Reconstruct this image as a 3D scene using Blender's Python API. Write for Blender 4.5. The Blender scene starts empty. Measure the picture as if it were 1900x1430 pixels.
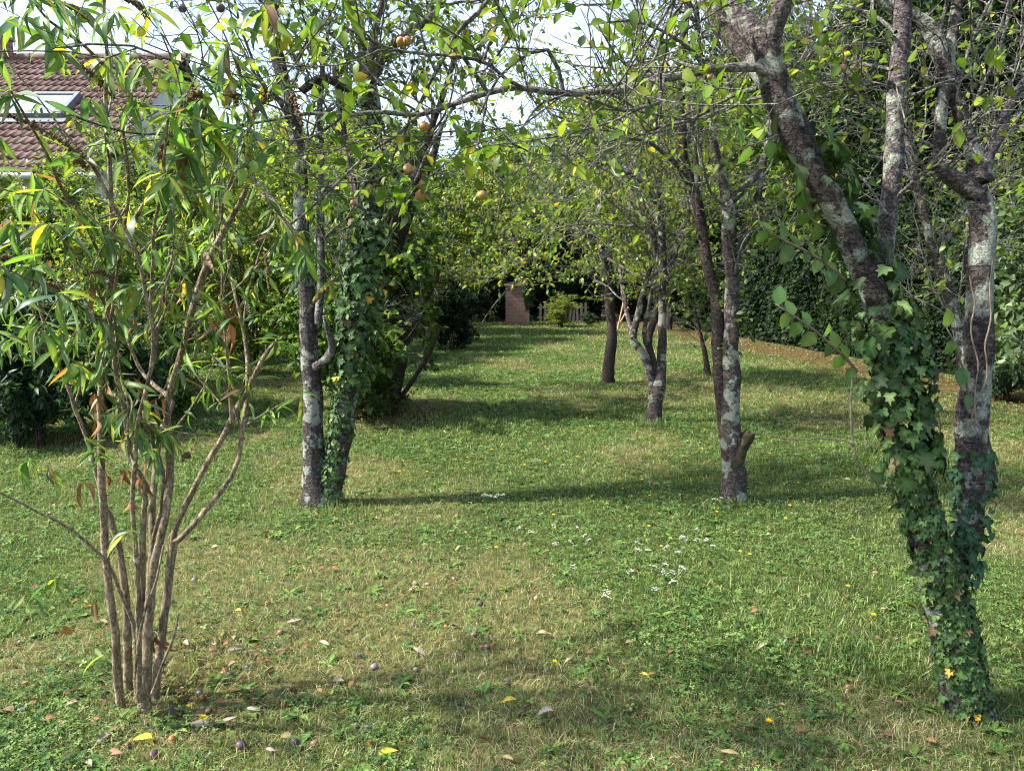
import bpy, math
import numpy as np
from mathutils import Vector

R = math.radians
rng = np.random.default_rng(7)
sc = bpy.context.scene
COL = sc.collection

# ------------------------------------------------------------------ camera
FPX, CX, CY, CAMH, PITCH = 1340.0, 950.0, 715.0, 1.6, R(8.28)
cam_data = bpy.data.cameras.new('camera')
cam = bpy.data.objects.new('camera', cam_data); COL.objects.link(cam)
cam_data.sensor_width = 36.0; cam_data.lens = 36.0 * FPX / 1900.0
cam_data.clip_start = 0.05; cam_data.clip_end = 2000
cam.location = (0, 0, CAMH); cam.rotation_euler = (R(90) - PITCH, 0, 0)
sc.camera = cam

# ------------------------------------------------------------------ light
SUN_EL, SUN_AZ = R(46), R(188)          # azimuth of the direction TO the sun, from +X counter-clockwise
sun_vec = Vector((math.cos(SUN_EL) * math.cos(SUN_AZ), math.cos(SUN_EL) * math.sin(SUN_AZ), math.sin(SUN_EL)))
sd = bpy.data.lights.new('sun', 'SUN'); sd.energy = 4.0; sd.angle = R(2.0); sd.color = (1.0, 0.96, 0.89)
so = bpy.data.objects.new('sun', sd); COL.objects.link(so)
so.rotation_euler = sun_vec.to_track_quat('Z', 'Y').to_euler()
so.location = (-20, 5, 20)
W = bpy.data.worlds.new('World'); sc.world = W; W.use_nodes = True
nt = W.node_tree; nt.nodes.clear()
wo = nt.nodes.new('ShaderNodeOutputWorld'); bg = nt.nodes.new('ShaderNodeBackground')
sky = nt.nodes.new('ShaderNodeTexSky'); sky.sky_type = 'NISHITA'; sky.sun_disc = False
sky.sun_elevation = SUN_EL
sky.sun_rotation = R(90) - SUN_AZ       # the sky's rotation runs clockwise from +Y
sky.air_density = 1.0; sky.dust_density = 1.5; sky.ozone_density = 1.0
tc = nt.nodes.new('ShaderNodeTexCoord'); mp = nt.nodes.new('ShaderNodeMapping')
mp.inputs['Scale'].default_value = (1.6, 1.6, 4.5)
cn = nt.nodes.new('ShaderNodeTexNoise'); cn.inputs['Scale'].default_value = 1.5; cn.inputs['Detail'].default_value = 7
cr = nt.nodes.new('ShaderNodeValToRGB'); cr.color_ramp.elements[0].position = 0.36; cr.color_ramp.elements[1].position = 0.62
cr.color_ramp.elements[1].color = (.9, .9, .9, 1)
mx = nt.nodes.new('ShaderNodeMixRGB'); mx.inputs['Color2'].default_value = (2.55, 3.05, 4.1, 1)
L = nt.links.new
L(tc.outputs['Generated'], mp.inputs['Vector']); L(mp.outputs['Vector'], cn.inputs['Vector'])
L(cn.outputs['Fac'], cr.inputs['Fac']); L(cr.outputs['Color'], mx.inputs['Fac'])
L(sky.outputs['Color'], mx.inputs['Color1']); L(mx.outputs['Color'], bg.inputs['Color'])
bg.inputs['Strength'].default_value = 0.13
L(bg.outputs['Background'], wo.inputs['Surface'])
sc.view_settings.view_transform = 'Standard'; sc.view_settings.look = 'None'
sc.view_settings.exposure = 1.75; sc.view_settings.gamma = 1.0
sc.cycles.pixel_filter_type = 'BLACKMAN_HARRIS'; sc.cycles.filter_width = 1.1
sc.cycles.max_bounces = 6; sc.cycles.diffuse_bounces = 4; sc.cycles.transmission_bounces = 4
sc.cycles.glossy_bounces = 2; sc.cycles.use_denoising = True
sc.cycles.use_adaptive_sampling = True; sc.cycles.adaptive_threshold = 0.02

# ------------------------------------------------------------------ pixel helpers (reference picture 1900x1430)
cP, sP = math.cos(PITCH), math.sin(PITCH)
def px(x, y, Y):
    u = (CY - y) / FPX; dx = (x - CX) / FPX
    dy = cP + u * sP; dz = -sP + u * cP
    return np.array([dx / dy * Y, Y, CAMH + dz / dy * Y])
def gp(x, y, z=0.0):
    u = (CY - y) / FPX; dx = (x - CX) / FPX
    dy = cP + u * sP; dz = -sP + u * cP
    t = (z - CAMH) / dz
    return np.array([dx * t, dy * t, z])

# ------------------------------------------------------------------ numpy helpers
def nrm(v):
    return v / np.maximum(np.linalg.norm(v, axis=-1, keepdims=True), 1e-9)
_lat = np.random.default_rng(3).random((256, 256))
def vnoise(x, y, s, o=0):
    x = np.asarray(x) * s + 37.3 + o * 11.7; y = np.asarray(y) * s + 91.1 + o * 5.3
    xi = np.floor(x).astype(int); yi = np.floor(y).astype(int); fx = x - xi; fy = y - yi
    fx = fx * fx * (3 - 2 * fx); fy = fy * fy * (3 - 2 * fy)
    a = _lat[xi & 255, yi & 255]; b = _lat[(xi + 1) & 255, yi & 255]; c = _lat[xi & 255, (yi + 1) & 255]; d = _lat[(xi + 1) & 255, (yi + 1) & 255]
    return (a * (1 - fx) + b * fx) * (1 - fy) + (c * (1 - fx) + d * fx) * fy
def gz(x, y):                                          # height of the lawn
    return 0.035 * (vnoise(x, y, .9) - .5) + 0.015 * (vnoise(x, y, 3.1, 2) - .5)
def smooth_line(pts, n):
    """Catmull-Rom through pts (k,d) resampled to n points"""
    p = np.asarray(pts, float); k = len(p)
    if k == 2:
        t = np.linspace(0, 1, n)[:, None]; return p[0] * (1 - t) + p[1] * t
    q = np.vstack([2 * p[0] - p[1], p, 2 * p[-1] - p[-2]])
    seg = np.r_[0, np.cumsum(np.linalg.norm(np.diff(p[:, :3], axis=0), axis=1))]
    u = np.interp(np.linspace(0, seg[-1], n), seg, np.arange(k)); i = np.minimum(u.astype(int), k - 2); f = (u - i)[:, None]
    a, b, c, d = q[i], q[i + 1], q[i + 2], q[i + 3]
    return .5 * (2 * b + (c - a) * f + (2 * a - 5 * b + 4 * c - d) * f ** 2 + (3 * b - a - 3 * c + d) * f ** 3)

class MB:
    """collects chunks of vertices and triangles / quads, then links them as ONE mesh object"""
    def __init__(s): s.V = []; s.F = []; s.C = []; s.n = 0
    def add(s, V, F, C=None):
        V = np.asarray(V, float).reshape(-1, 3); F = np.asarray(F, int)
        if len(V) == 0: return s
        s.V.append(V); s.F.append(F + s.n); s.n += len(V)
        C = np.ones((len(V), 3)) if C is None else np.broadcast_to(np.asarray(C, float), (len(V), 3))
        s.C.append(C); return s
    def box(s, c, size, rz=0, C=None):
        c = np.asarray(c, float); h = np.asarray(size, float) / 2
        v = np.array([[x, y, z] for x in (-1, 1) for y in (-1, 1) for z in (-1, 1)]) * h
        ca, sa = math.cos(rz), math.sin(rz)
        v = np.c_[v[:, 0] * ca - v[:, 1] * sa, v[:, 0] * sa + v[:, 1] * ca, v[:, 2]] + c
        return s.add(v, [[0, 1, 3, 2], [4, 6, 7, 5], [0, 4, 5, 1], [2, 3, 7, 6], [0, 2, 6, 4], [1, 5, 7, 3]], C)
    def build(s, name, mat, parent=None, loc=None, smooth=True):
        me = bpy.data.meshes.new(name)
        V = np.concatenate(s.V); C = np.concatenate(s.C)
        off = np.array(parent.location if parent is not None and loc is None else (loc if loc is not None else (0, 0, 0)), float)
        if parent is not None and parent.parent is not None and loc is None:
            off = np.array(parent.parent.location, float) + np.array(parent.location, float)
        V = V - off
        idx = np.concatenate([f.ravel() for f in s.F]); tot = np.concatenate([np.full(len(f), f.shape[1]) for f in s.F])
        me.vertices.add(len(V)); me.vertices.foreach_set('co', V.astype(np.float32).ravel())
        me.loops.add(len(idx)); me.loops.foreach_set('vertex_index', idx.astype(np.int32))
        me.polygons.add(len(tot)); me.polygons.foreach_set('loop_start', np.r_[0, np.cumsum(tot)[:-1]].astype(np.int32))
        me.polygons.foreach_set('loop_total', tot.astype(np.int32))
        me.polygons.foreach_set('use_smooth', np.full(len(tot), smooth))
        at = me.color_attributes.new('col', 'FLOAT_COLOR', 'POINT')
        at.data.foreach_set('color', np.c_[C, np.ones(len(C))].astype(np.float32).ravel())
        me.update(calc_edges=True); me.validate()
        me.materials.append(mat)
        o = bpy.data.objects.new(name, me); COL.objects.link(o)
        if parent is not None: o.parent = parent
        elif loc is not None: o.location = loc
        return o

def tag(o, label=None, cat=None, group=None, kind=None):
    for k, v in (('label', label), ('category', cat), ('group', group), ('kind', kind)):
        if v: o[k] = v
    return o
def thing(name, label, cat, loc, group=None):
    o = bpy.data.objects.new(name, None); COL.objects.link(o); o.location = tuple(float(a) for a in loc)
    o.empty_display_size = .2
    return tag(o, label, cat, group)
def copy_tree(o, parent=None):
    c = o.copy(); COL.objects.link(c)
    if parent is not None: c.parent = parent
    for ch in list(o.children): copy_tree(ch, c)
    return c

def tubes(P, Rr, S=6, cap=True):
    """batch of N polylines with K points -> tubes"""
    P = np.asarray(P, float); Rr = np.asarray(Rr, float)
    if P.ndim == 2: P = P[None]; Rr = Rr[None]
    N, K, _ = P.shape
    if N == 0: return np.zeros((0, 3)), np.zeros((0, 4), int)
    T = nrm(np.gradient(P, axis=1)); m = nrm(P[:, -1] - P[:, 0])
    ref = np.zeros((N, 3)); ref[np.arange(N), np.argmin(np.abs(m), axis=1)] = 1
    A = nrm(np.cross(T, ref[:, None, :])); B = np.cross(T, A)
    th = np.linspace(0, 2 * math.pi, S, endpoint=False)
    V = P[:, :, None, :] + Rr[:, :, None, None] * (np.cos(th)[None, None, :, None] * A[:, :, None] + np.sin(th)[None, None, :, None] * B[:, :, None])
    b = (np.arange(N) * K * S)[:, None, None]; k = (np.arange(K - 1) * S)[None, :, None]; j = np.arange(S)[None, None, :]; j2 = (j + 1) % S
    F = np.stack([b + k + j, b + k + j2, b + k + S + j2, b + k + S + j], -1).reshape(-1, 4)
    return V.reshape(-1, 3), F

def lumpy(P, Rr, S, amp, seed=0):
    """one knobbly trunk: radius and surface vary"""
    r2 = np.random.default_rng(seed + 100)
    K = len(P); V, F = tubes(P, Rr, S); V = V.reshape(K, S, 3)
    g = r2.normal(0, 1, (K, S))
    for _ in range(2): g = (g + np.roll(g, 1, 1) + np.roll(g, -1, 1)) / 3; g[1:-1] = (g[:-2] + g[1:-1] + g[2:]) / 3
    V = P[:, None] + (V - P[:, None]) * (1 + amp * 3 * g[..., None])
    V = V.reshape(-1, 3); n = len(V)
    V = np.vstack([V, P[-1:]]); e = (K - 1) * S
    T3 = np.array([[e + j, e + (j + 1) % S, n] for j in range(S)])
    return V, F, T3

# ---- leaf templates: rows (across, along, up); unit length along
def T_ovate(w, fold, droop):
    a = np.array([0, .3, .65, 1.]); hw = np.array([0, w, .85 * w, 0]); V = []
    for i in range(4):
        z = -droop * a[i] ** 2
        if i in (0, 3): V.append((0, a[i], z))
        else: V += [(-hw[i], a[i], z + fold * hw[i]), (0, a[i], z), (hw[i], a[i], z + fold * hw[i])]
    F = [[0, 2, 1], [0, 3, 2], [1, 2, 5], [1, 5, 4], [2, 3, 6], [2, 6, 5], [4, 5, 7], [5, 6, 7]]
    return np.array(V), np.array(F), np.array([1, .92, 1.12, .92, .92, 1.12, .92, 1.])
def T_lance(w, fold, droop, curl=0):
    a = np.linspace(0, 1, 7); prof = np.array([.10, .62, .95, 1., .78, .42, 0]) * w; V = []; C = []
    ang = droop * a; al = np.cumsum(np.r_[0, np.cos(ang[1:]) / 6]); zz = -np.cumsum(np.r_[0, np.sin(ang[1:]) / 6])
    for i in range(7):
        sx = curl * math.sin(a[i] * 5)
        V += [(-prof[i] + sx * .1, al[i], zz[i] + fold * prof[i]), (sx * .1, al[i], zz[i]), (prof[i] + sx * .1, al[i], zz[i] + fold * prof[i] + sx * .05)]
        C += [.88, 1.4, .92]
    F = []
    for i in range(6):
        o = 3 * i
        F += [[o, o + 1, o + 4], [o, o + 4, o + 3], [o + 1, o + 2, o + 5], [o + 1, o + 5, o + 4]]
    return np.array(V), np.array(F), np.array(C)
def T_diamond(w, fold):
    return np.array([(0, 0, 0), (-w, .45, fold), (w, .45, fold), (0, 1, -.08)]), np.array([[0, 3, 1], [0, 2, 3]]), np.ones(4)
def T_ivy():
    pts = [(0, 0), (-.28, -.12), (-.50, .12), (-.30, .34), (-.36, .62), (-.14, .62), (0, 1.0), (.14, .62), (.36, .62), (.30, .34), (.50, .12), (.28, -.12)]
    V = [(0, .3, .0)] + [(x, y, .10 - .25 * (x * x + (y - .3) ** 2)) for x, y in pts]
    F = [[0, 1 + (i + 1) % 12, 1 + i] for i in range(12)]
    C = [2.1] + [1.35] + [.9, .95, .8, .9, .8, 1.25, .8, .9, .8, .95, .9]
    C = np.array(C); C[[3, 11]] = 1.25; C[7] = 1.3; C[[5, 9]] = 1.15
    return np.array(V), np.array(F), C
def T_clover():
    V = []; F = []
    for k in range(3):
        a = k * 2.0944; o = len(V); ca, sa = math.cos(a), math.sin(a)
        for (x, y, z) in [(0, .02, 0), (-.30, .45, .1), (-.24, .85, .06), (0, .95, .0), (.24, .85, .06), (.30, .45, .1)]:
            V.append((x * ca - y * sa, x * sa + y * ca, z))
        F += [[o, o + 2, o + 1], [o, o + 3, o + 2], [o, o + 4, o + 3], [o, o + 5, o + 4]]
    return np.array(V), np.array(F)[:, ::-1], np.ones(len(V))
def scatter(mb, T, P, D, N, S, Wd, C):
    V, F, vc = T; n = len(P)
    if n == 0: return
    D = nrm(D); X = nrm(np.cross(D, N)); N = np.cross(X, D)
    S = np.broadcast_to(S, n)[:, None, None]; Wd = np.broadcast_to(Wd, n)[:, None, None]
    out = P[:, None] + S * (V[None, :, 0:1] * Wd * X[:, None] + V[None, :, 1:2] * D[:, None] + V[None, :, 2:3] * N[:, None])
    Fx = (F[None] + (np.arange(n) * len(V))[:, None, None]).reshape(-1, 3)
    Cx = np.asarray(C)[:, None, :] * vc[None, :, None]
    mb.add(out.reshape(-1, 3), Fx, Cx.reshape(-1, 3))
def palette(n, cols, w, jit=.18, g=None):
    g = g or rng
    w = np.array(w, float); c = np.array(cols, float)[g.choice(len(cols), n, p=w / w.sum())]
    return c * (1 + jit * g.normal(0, 1, (n, 1))).clip(.5, 1.6) * (1 + .06 * g.normal(0, 1, (n, 3)))

def grow(P, Rr, M, t0, t1, ln, ang, K=6, wig=.18, up=.05, rr=.55, rmax=.02, rtip=.0015, g=None, flat=1.0):
    """M children on the given polylines"""
    g = g or rng
    N, Kp, _ = P.shape
    seg = np.linalg.norm(np.diff(P, axis=1), axis=2).sum(1)
    i = g.choice(N, M, p=seg / seg.sum()); t = g.uniform(t0, t1, M) * (Kp - 1); k = np.minimum(t.astype(int), Kp - 2); f = (t - k)[:, None]
    p = P[i, k] * (1 - f) + P[i, k + 1] * f; tan = nrm(P[i, k + 1] - P[i, k]); r = Rr[i, k] * (1 - f[:, 0]) + Rr[i, k + 1] * f[:, 0]
    q = g.normal(0, 1, (M, 3)); q[:, 2] *= flat; q = nrm(q - (q * tan).sum(1, keepdims=True) * tan)
    a = g.uniform(ang[0], ang[1], M)[:, None]; d = nrm(tan * np.cos(a) + q * np.sin(a))
    Ln = g.uniform(ln[0], ln[1], M)
    out = [p]
    for _ in range(K - 1):
        d = nrm(d + wig * g.normal(0, 1, (M, 3)) + np.array([0, 0, up])); p = p + d * (Ln / (K - 1))[:, None]; out.append(p)
    Q = np.stack(out, 1); r0 = np.minimum(r * rr, rmax)
    return Q, r0[:, None] * (1 - np.linspace(0, 1, K)[None]) + rtip * np.linspace(0, 1, K)[None]
def on_lines(P, n, t0=.1, t1=1., g=None):
    g = g or rng
    N, K, _ = P.shape; i = g.integers(0, N, n); t = g.uniform(t0, t1, n) * (K - 1); k = np.minimum(t.astype(int), K - 2); f = (t - k)[:, None]
    return P[i, k] * (1 - f) + P[i, k + 1] * f, nrm(P[i, k + 1] - P[i, k])
def leaf_dirs(tan, n, spread=1.0, droop=.35, g=None):
    g = g or rng
    D = nrm(tan * .5 + spread * g.normal(0, 1, (n, 3)) + np.array([0, 0, -droop]))
    Nn = nrm(g.normal(0, .55, (n, 3)) + np.array([0, 0, 1.0])); return D, Nn

# ------------------------------------------------------------------ materials
def mat_new(name):
    m = bpy.data.materials.new(name); m.use_nodes = True; t = m.node_tree; t.nodes.clear()
    return m, t, (lambda ty, **kw: _node(t, ty, kw)), t.links.new
def _node(t, ty, kw):
    n = t.nodes.new('ShaderNode' + ty)
    for k, v in kw.items():
        if k in n.inputs: n.inputs[k].default_value = v
        else: setattr(n, k, v)
    return n
def m_leaf(name, trans=.42, rough=.45, spec=.35, vary=.16):
    m, t, nd, ln = mat_new(name)
    at = nd('Attribute'); at.attribute_name = 'col'
    oi = nd('ObjectInfo'); hs = nd('HueSaturation')
    mr = nd('MapRange'); mr.inputs['To Min'].default_value = 1 - vary; mr.inputs['To Max'].default_value = 1 + vary
    ln(oi.outputs['Random'], mr.inputs['Value']); ln(mr.outputs['Result'], hs.inputs['Value']); ln(at.outputs['Color'], hs.inputs['Color'])
    pr = nd('BsdfPrincipled'); pr.inputs['Roughness'].default_value = rough; pr.inputs['Specular IOR Level'].default_value = spec
    tr = nd('BsdfTranslucent'); ml = nd('MixRGB', blend_type='MULTIPLY'); ml.inputs['Fac'].default_value = 1; ml.inputs['Color2'].default_value = (1.3, 1.4, .6, 1)
    ms = nd('MixShader'); ms.inputs['Fac'].default_value = trans; o = nd('OutputMaterial')
    ln(hs.outputs['Color'], pr.inputs['Base Color']); ln(hs.outputs['Color'], ml.inputs['Color1']); ln(ml.outputs['Color'], tr.inputs['Color'])
    ln(pr.outputs['BSDF'], ms.inputs[1]); ln(tr.outputs['BSDF'], ms.inputs[2]); ln(ms.outputs['Shader'], o.inputs['Surface'])
    return m
def ramp(nd, stops):
    r = nd('ValToRGB'); e = r.color_ramp.elements
    e[0].position, e[0].color = stops[0][0], (*stops[0][1], 1); e[1].position, e[1].color = stops[-1][0], (*stops[-1][1], 1)
    for p, c in stops[1:-1]:
        x = e.new(p); x.color = (*c, 1)
    return r
def m_bark(name, dark, mid, lichen, amount=.55, sc_l=7, streak=True):
    m, t, nd, ln = mat_new(name)
    tcn = nd('TexCoord'); mpn = nd('Mapping'); mpn.inputs['Scale'].default_value = (1, 1, 3.2) if streak else (1, 1, .18)
    n1 = nd('TexNoise', Scale=26 if streak else 60, Detail=6.0, Roughness=.7); n2 = nd('TexNoise', Scale=float(sc_l), Detail=6.0, Roughness=.66); n3 = nd('TexVoronoi', Scale=120.0)
    ln(tcn.outputs['Object'], mpn.inputs['Vector']); ln(mpn.outputs['Vector'], n1.inputs['Vector']); ln(tcn.outputs['Object'], n2.inputs['Vector']); ln(tcn.outputs['Object'], n3.inputs['Vector'])
    c1 = ramp(nd, [(.32, dark), (.52, mid), (.75, tuple(min(1, a * 1.9) for a in mid))]); ln(n1.outputs['Fac'], c1.inputs['Fac'])
    c2 = ramp(nd, [(1 - amount, (0, 0, 0)), (1 - amount + .05, (1, 1, 1))]); ln(n2.outputs['Fac'], c2.inputs['Fac'])
    c3 = ramp(nd, [(0.0, tuple(a * .75 for a in lichen)), (.6, lichen)]); ln(n3.outputs['Distance'], c3.inputs['Fac'])
    mixc = nd('MixRGB'); ln(c2.outputs['Color'], mixc.inputs['Fac']); ln(c1.outputs['Color'], mixc.inputs['Color1']); ln(c3.outputs['Color'], mixc.inputs['Color2'])
    n4 = nd('TexNoise', Scale=45.0, Detail=4.0); ln(tcn.outputs['Object'], n4.inputs['Vector'])
    vm = nd('Mapping'); vm.inputs['Scale'].default_value = (1, 1, .45); ln(tcn.outputs['Object'], vm.inputs['Vector'])
    wv = nd('MixRGB'); wv.inputs['Fac'].default_value = .06; ln(vm.outputs['Vector'], wv.inputs['Color1']); ln(n4.outputs['Color'], wv.inputs['Color2'])
    vc = nd('TexVoronoi', Scale=42.0, feature='DISTANCE_TO_EDGE'); ln(wv.outputs['Color'], vc.inputs['Vector'])
    ck = ramp(nd, [(.0, (.25, .25, .25)), (.12, (1, 1, 1))]); ln(vc.outputs['Distance'], ck.inputs['Fac'])
    inv = nd('MixRGB', blend_type='MULTIPLY'); inv.inputs['Fac'].default_value = .75 if streak else .3; ln(c1.outputs['Color'], inv.inputs['Color1']); ln(ck.outputs['Color'], inv.inputs['Color2']); ln(inv.outputs['Color'], mixc.inputs['Color1'])
    ad0 = nd('Math', operation='MULTIPLY_ADD'); ln(c2.outputs['Color'], ad0.inputs[0]); ad0.inputs[1].default_value = .5; ln(n4.outputs['Fac'], ad0.inputs[2])
    ad1 = nd('Math', operation='MULTIPLY_ADD'); ln(ck.outputs['Color'], ad1.inputs[0]); ad1.inputs[1].default_value = .8; ln(ad0.outputs['Value'], ad1.inputs[2])
    ad = nd('Math', operation='MULTIPLY_ADD'); ln(n1.outputs['Fac'], ad.inputs[0]); ad.inputs[1].default_value = 1.5; ln(ad1.outputs['Value'], ad.inputs[2])
    bp = nd('Bump', Strength=1.0, Distance=.012); ln(ad.outputs['Value'], bp.inputs['Height'])
    pr = nd('BsdfPrincipled'); pr.inputs['Roughness'].default_value = .9; pr.inputs['Specular IOR Level'].default_value = .15
    ln(mixc.outputs['Color'], pr.inputs['Base Color']); ln(bp.outputs['Normal'], pr.inputs['Normal'])
    o = nd('OutputMaterial'); ln(pr.outputs['BSDF'], o.inputs['Surface']); return m
def m_noise(name, stops, scale=8., detail=5., rough=.85, bump=.3, bdist=.01, spec=.2, useattr=False):
    m, t, nd, ln = mat_new(name)
    tcn = nd('TexCoord'); n1 = nd('TexNoise', Scale=float(scale), Detail=float(detail), Roughness=.65); ln(tcn.outputs['Object'], n1.inputs['Vector'])
    c1 = ramp(nd, stops); ln(n1.outputs['Fac'], c1.inputs['Fac']); col = c1.outputs['Color']
    if useattr:
        at = nd('Attribute'); at.attribute_name = 'col'; ml = nd('MixRGB', blend_type='MULTIPLY'); ml.inputs['Fac'].default_value = 1
        ln(col, ml.inputs['Color1']); ln(at.outputs['Color'], ml.inputs['Color2']); col = ml.outputs['Color']
    bp = nd('Bump', Strength=float(bump), Distance=float(bdist)); ln(n1.outputs['Fac'], bp.inputs['Height'])
    pr = nd('BsdfPrincipled'); pr.inputs['Roughness'].default_value = rough; pr.inputs['Specular IOR Level'].default_value = spec
    ln(col, pr.inputs['Base Color']); ln(bp.outputs['Normal'], pr.inputs['Normal'])
    o = nd('OutputMaterial'); ln(pr.outputs['BSDF'], o.inputs['Surface']); return m
M = {}
M['leaf'] = m_leaf('leaf', .5); M['ivy'] = m_leaf('ivy_leaf', .15, .55, .18, .03); M['grass'] = m_leaf('grass_blade', .3, .6, .2, 0); M['petal'] = m_leaf('petal', .3, .6, .2, 0)
M['dense'] = m_leaf('dense_leaf', .25, .6, .12, .22)
M['dry'] = m_leaf('dry_leaf', .15, .75, .15, 0)
LICH = (.34, .36, .29)
M['bark'] = m_bark('plum_bark', (.028, .021, .02), (.11, .088, .08), LICH, .475, 9)
M['bark_lichen'] = m_bark('lichen_bark', (.026, .02, .019), (.105, .085, .078), LICH, .485, 7.5)
M['bark_grey'] = m_bark('grey_bark', (.045, .036, .036), (.16, .13, .125), LICH, .455, 11)
M['bark_dark'] = m_bark('dark_bark', (.024, .017, .015), (.08, .06, .05), LICH, .34)
M['twig'] = m_bark('twig_bark', (.10, .09, .078), (.24, .22, .19), LICH, .42, 20)
M['cane'] = m_bark('cane_bark', (.13, .092, .06), (.36, .27, .175), (.5, .42, .31), .42, 14, streak=False)
M['moss'] = m_noise('mossy_bark', [(.35, (.022, .016, .013)), (.52, (.05, .04, .022)), (.7, (.09, .09, .04))], 22, 8, .95, 1.0, .02)
M['vine'] = m_noise('vine_bark', [(.3, (.11, .08, .055)), (.7, (.25, .2, .14))], 40)
M['plum'] = m_noise('plum_skin', [(.3, (.75, .7, .7)), (.7, (1.1, 1.05, 1.1))], 60, 3, .45, .1, .002, .4, True)
M['brown'] = m_noise('dry_flower', [(.3, (.07, .04, .02)), (.7, (.22, .13, .06))], 90)
M['soil'] = m_noise('lawn_soil', [(.3, (.025, .03, .012)), (.5, (.06, .062, .025)), (.7, (.12, .11, .05))], 11, 10, .95, .8, .03, .1, True)

LEAF_PLUM = ([(.115, .18, .026), (.165, .225, .032), (.23, .27, .042), (.06, .11, .02), (.46, .34, .03)], [5, 5, 3, 3, .45])
LEAF_MID = ([(.08, .14, .028), (.12, .185, .032), (.18, .225, .038), (.04, .078, .02)], [4, 4, 2, 3])
LEAF_DARK = ([(.014, .030, .010), (.022, .043, .013), (.008, .019, .007), (.045, .07, .02)], [5, 4, 4, 1])  # dark evergreen green, lowered further so the colour also carries shade
LEAF_YEL = ([(.16, .225, .032), (.23, .28, .038), (.28, .29, .04), (.07, .12, .022), (.46, .34, .03)], [5, 4, 1.5, 4, .25])

# ------------------------------------------------------------------ the ground: one sheet, finer near the camera
def axis(lim, near, n1, n2):
    a = np.linspace(0, near, n1); b = near + (lim - near) * (np.linspace(0, 1, n2)[1:] ** 2.2); p = np.r_[a, b]; return np.r_[-p[::-1][:-1], p]
gx = axis(400, 12, 110, 22); gy = np.r_[-200, -80, -30, -12, -4, np.linspace(-1, 26, 230), np.linspace(26.5, 60, 30), 90, 150, 300, 500]
XX, YY = np.meshgrid(gx, gy, indexing='ij'); ZZ = gz(XX, YY)
def hedge_x(y): return 7.75 - (np.asarray(y) - 9) * .125                       # line of the hedge foot
def bare(x, y):
    """1 where the earth is bare: along the foot of the hedge and under the dark shrubby tree"""
    b = np.exp(-((x - hedge_x(y) + .75) / 1.15) ** 2) * (y > 3)
    b = np.maximum(b, np.exp(-(((x + 1.15) / .7) ** 2 + ((y - 8.4) / .55) ** 2)))
    b = np.maximum(b, .9 * np.exp(-(((x + 1.34) / .22) ** 2 + ((y - 2.72) / .18) ** 2)))
    return b
def dryness(x, y):
    d = vnoise(x, y, .8, 4) * .6 + vnoise(x, y, 2.2, 5) * .4
    d = d + .16 * np.exp(-((x + 1.6) / 1.3) ** 2 - ((y - 4.3) / 1.6) ** 2) - .13 * np.exp(-((x - 1.0) / 1.0) ** 2 - ((y - 5.2) / 2.5) ** 2)
    d = d + .08 * np.exp(-((x + .1) / .5) ** 2 - ((y - 2.6) / 1.0) ** 2)
    return np.clip((d - .47) * 3.6, 0, .85)
bb = bare(XX, YY)[..., None]; dd = dryness(XX, YY)[..., None]
gc = np.array([.75, 1.0, .55]) * (1 - dd) + np.array([1.55, 1.35, 1.1]) * dd
gc = gc * (1 - bb) + np.array([1.25, .85, .75]) * bb
nx_, ny_ = XX.shape
ii = (np.arange(nx_ - 1)[:, None] * ny_ + np.arange(ny_ - 1)[None]).ravel()
g = MB().add(np.stack([XX, YY, ZZ], -1).reshape(-1, 3), np.stack([ii, ii + ny_, ii + ny_ + 1, ii + 1], -1), gc.reshape(-1, 3))
tag(g.build('ground', M['soil']), 'mown garden lawn on brown earth with bare patches under the hedge', 'ground', kind='structure')

# ------------------------------------------------------------------ grass, straw and clover that nobody could count
def lawn_pts(n, y0, y1, p, g):
    """n points over the lawn; density falls with distance to the power p"""
    u = g.random(n * 2); e = 2 - p
    y = (y0 ** e + u * (y1 ** e - y0 ** e)) ** (1 / e); x = g.uniform(-1, 1, n * 2) * (y * .86 + .9)
    k = (x < hedge_x(y) - .1) & (g.random(n * 2) > bare(x, y) * .96); x, y = x[k][:n], y[k][:n]
    return x, y
def blades(mb, x, y, h, w, col, g, lean=.6):
    n = len(x); P = np.c_[x, y, gz(x, y) - .004]
    a = g.uniform(0, 6.283, n); s = np.c_[np.cos(a), np.sin(a), np.zeros(n)] * (w / 2)[:, None]
    la = g.uniform(0, 6.283, n); lm = np.abs(g.normal(0, lean, n)).clip(0, 2.1); l = np.c_[np.cos(la), np.sin(la), np.zeros(n)] * lm[:, None]
    up = np.array([0, 0, 1.]); hh = h[:, None]
    mid = P + l * hh * .38 + up * hh * .62; tip = P + l * hh * 1.0 + up * hh * (1 - .42 * lm.clip(0, 1.2))[:, None]
    V = np.stack([P - s, P + s, mid - s * .8, mid + s * .8, tip], 1).reshape(-1, 3)
    b = (np.arange(n) * 5)[:, None]
    F = np.concatenate([b + [0, 1, 3], b + [0, 3, 2], b + [2, 3, 4]])
    mb.add(V, F, np.repeat(col, 5, 0) * np.tile(np.array([.9, .9, 1, 1, 1.05])[:, None], (n, 1)))
g0 = np.random.default_rng(21)
GRASS_C = ([(.11, .18, .04), (.17, .24, .065), (.055, .10, .026), (.25, .28, .11)], [4, 4, 3, 3])
STRAW_C = ([(.38, .33, .18), (.48, .42, .26), (.27, .22, .12), (.25, .27, .11)], [4, 3, 3, 4])
gm = MB()
x, y = lawn_pts(330000, 1.7, 34, 1.5, g0); d = dryness(x, y)
k = g0.random(len(x)) > d * .72; x, y = x[k], y[k]; far = (y / 4).clip(1, 6)
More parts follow.
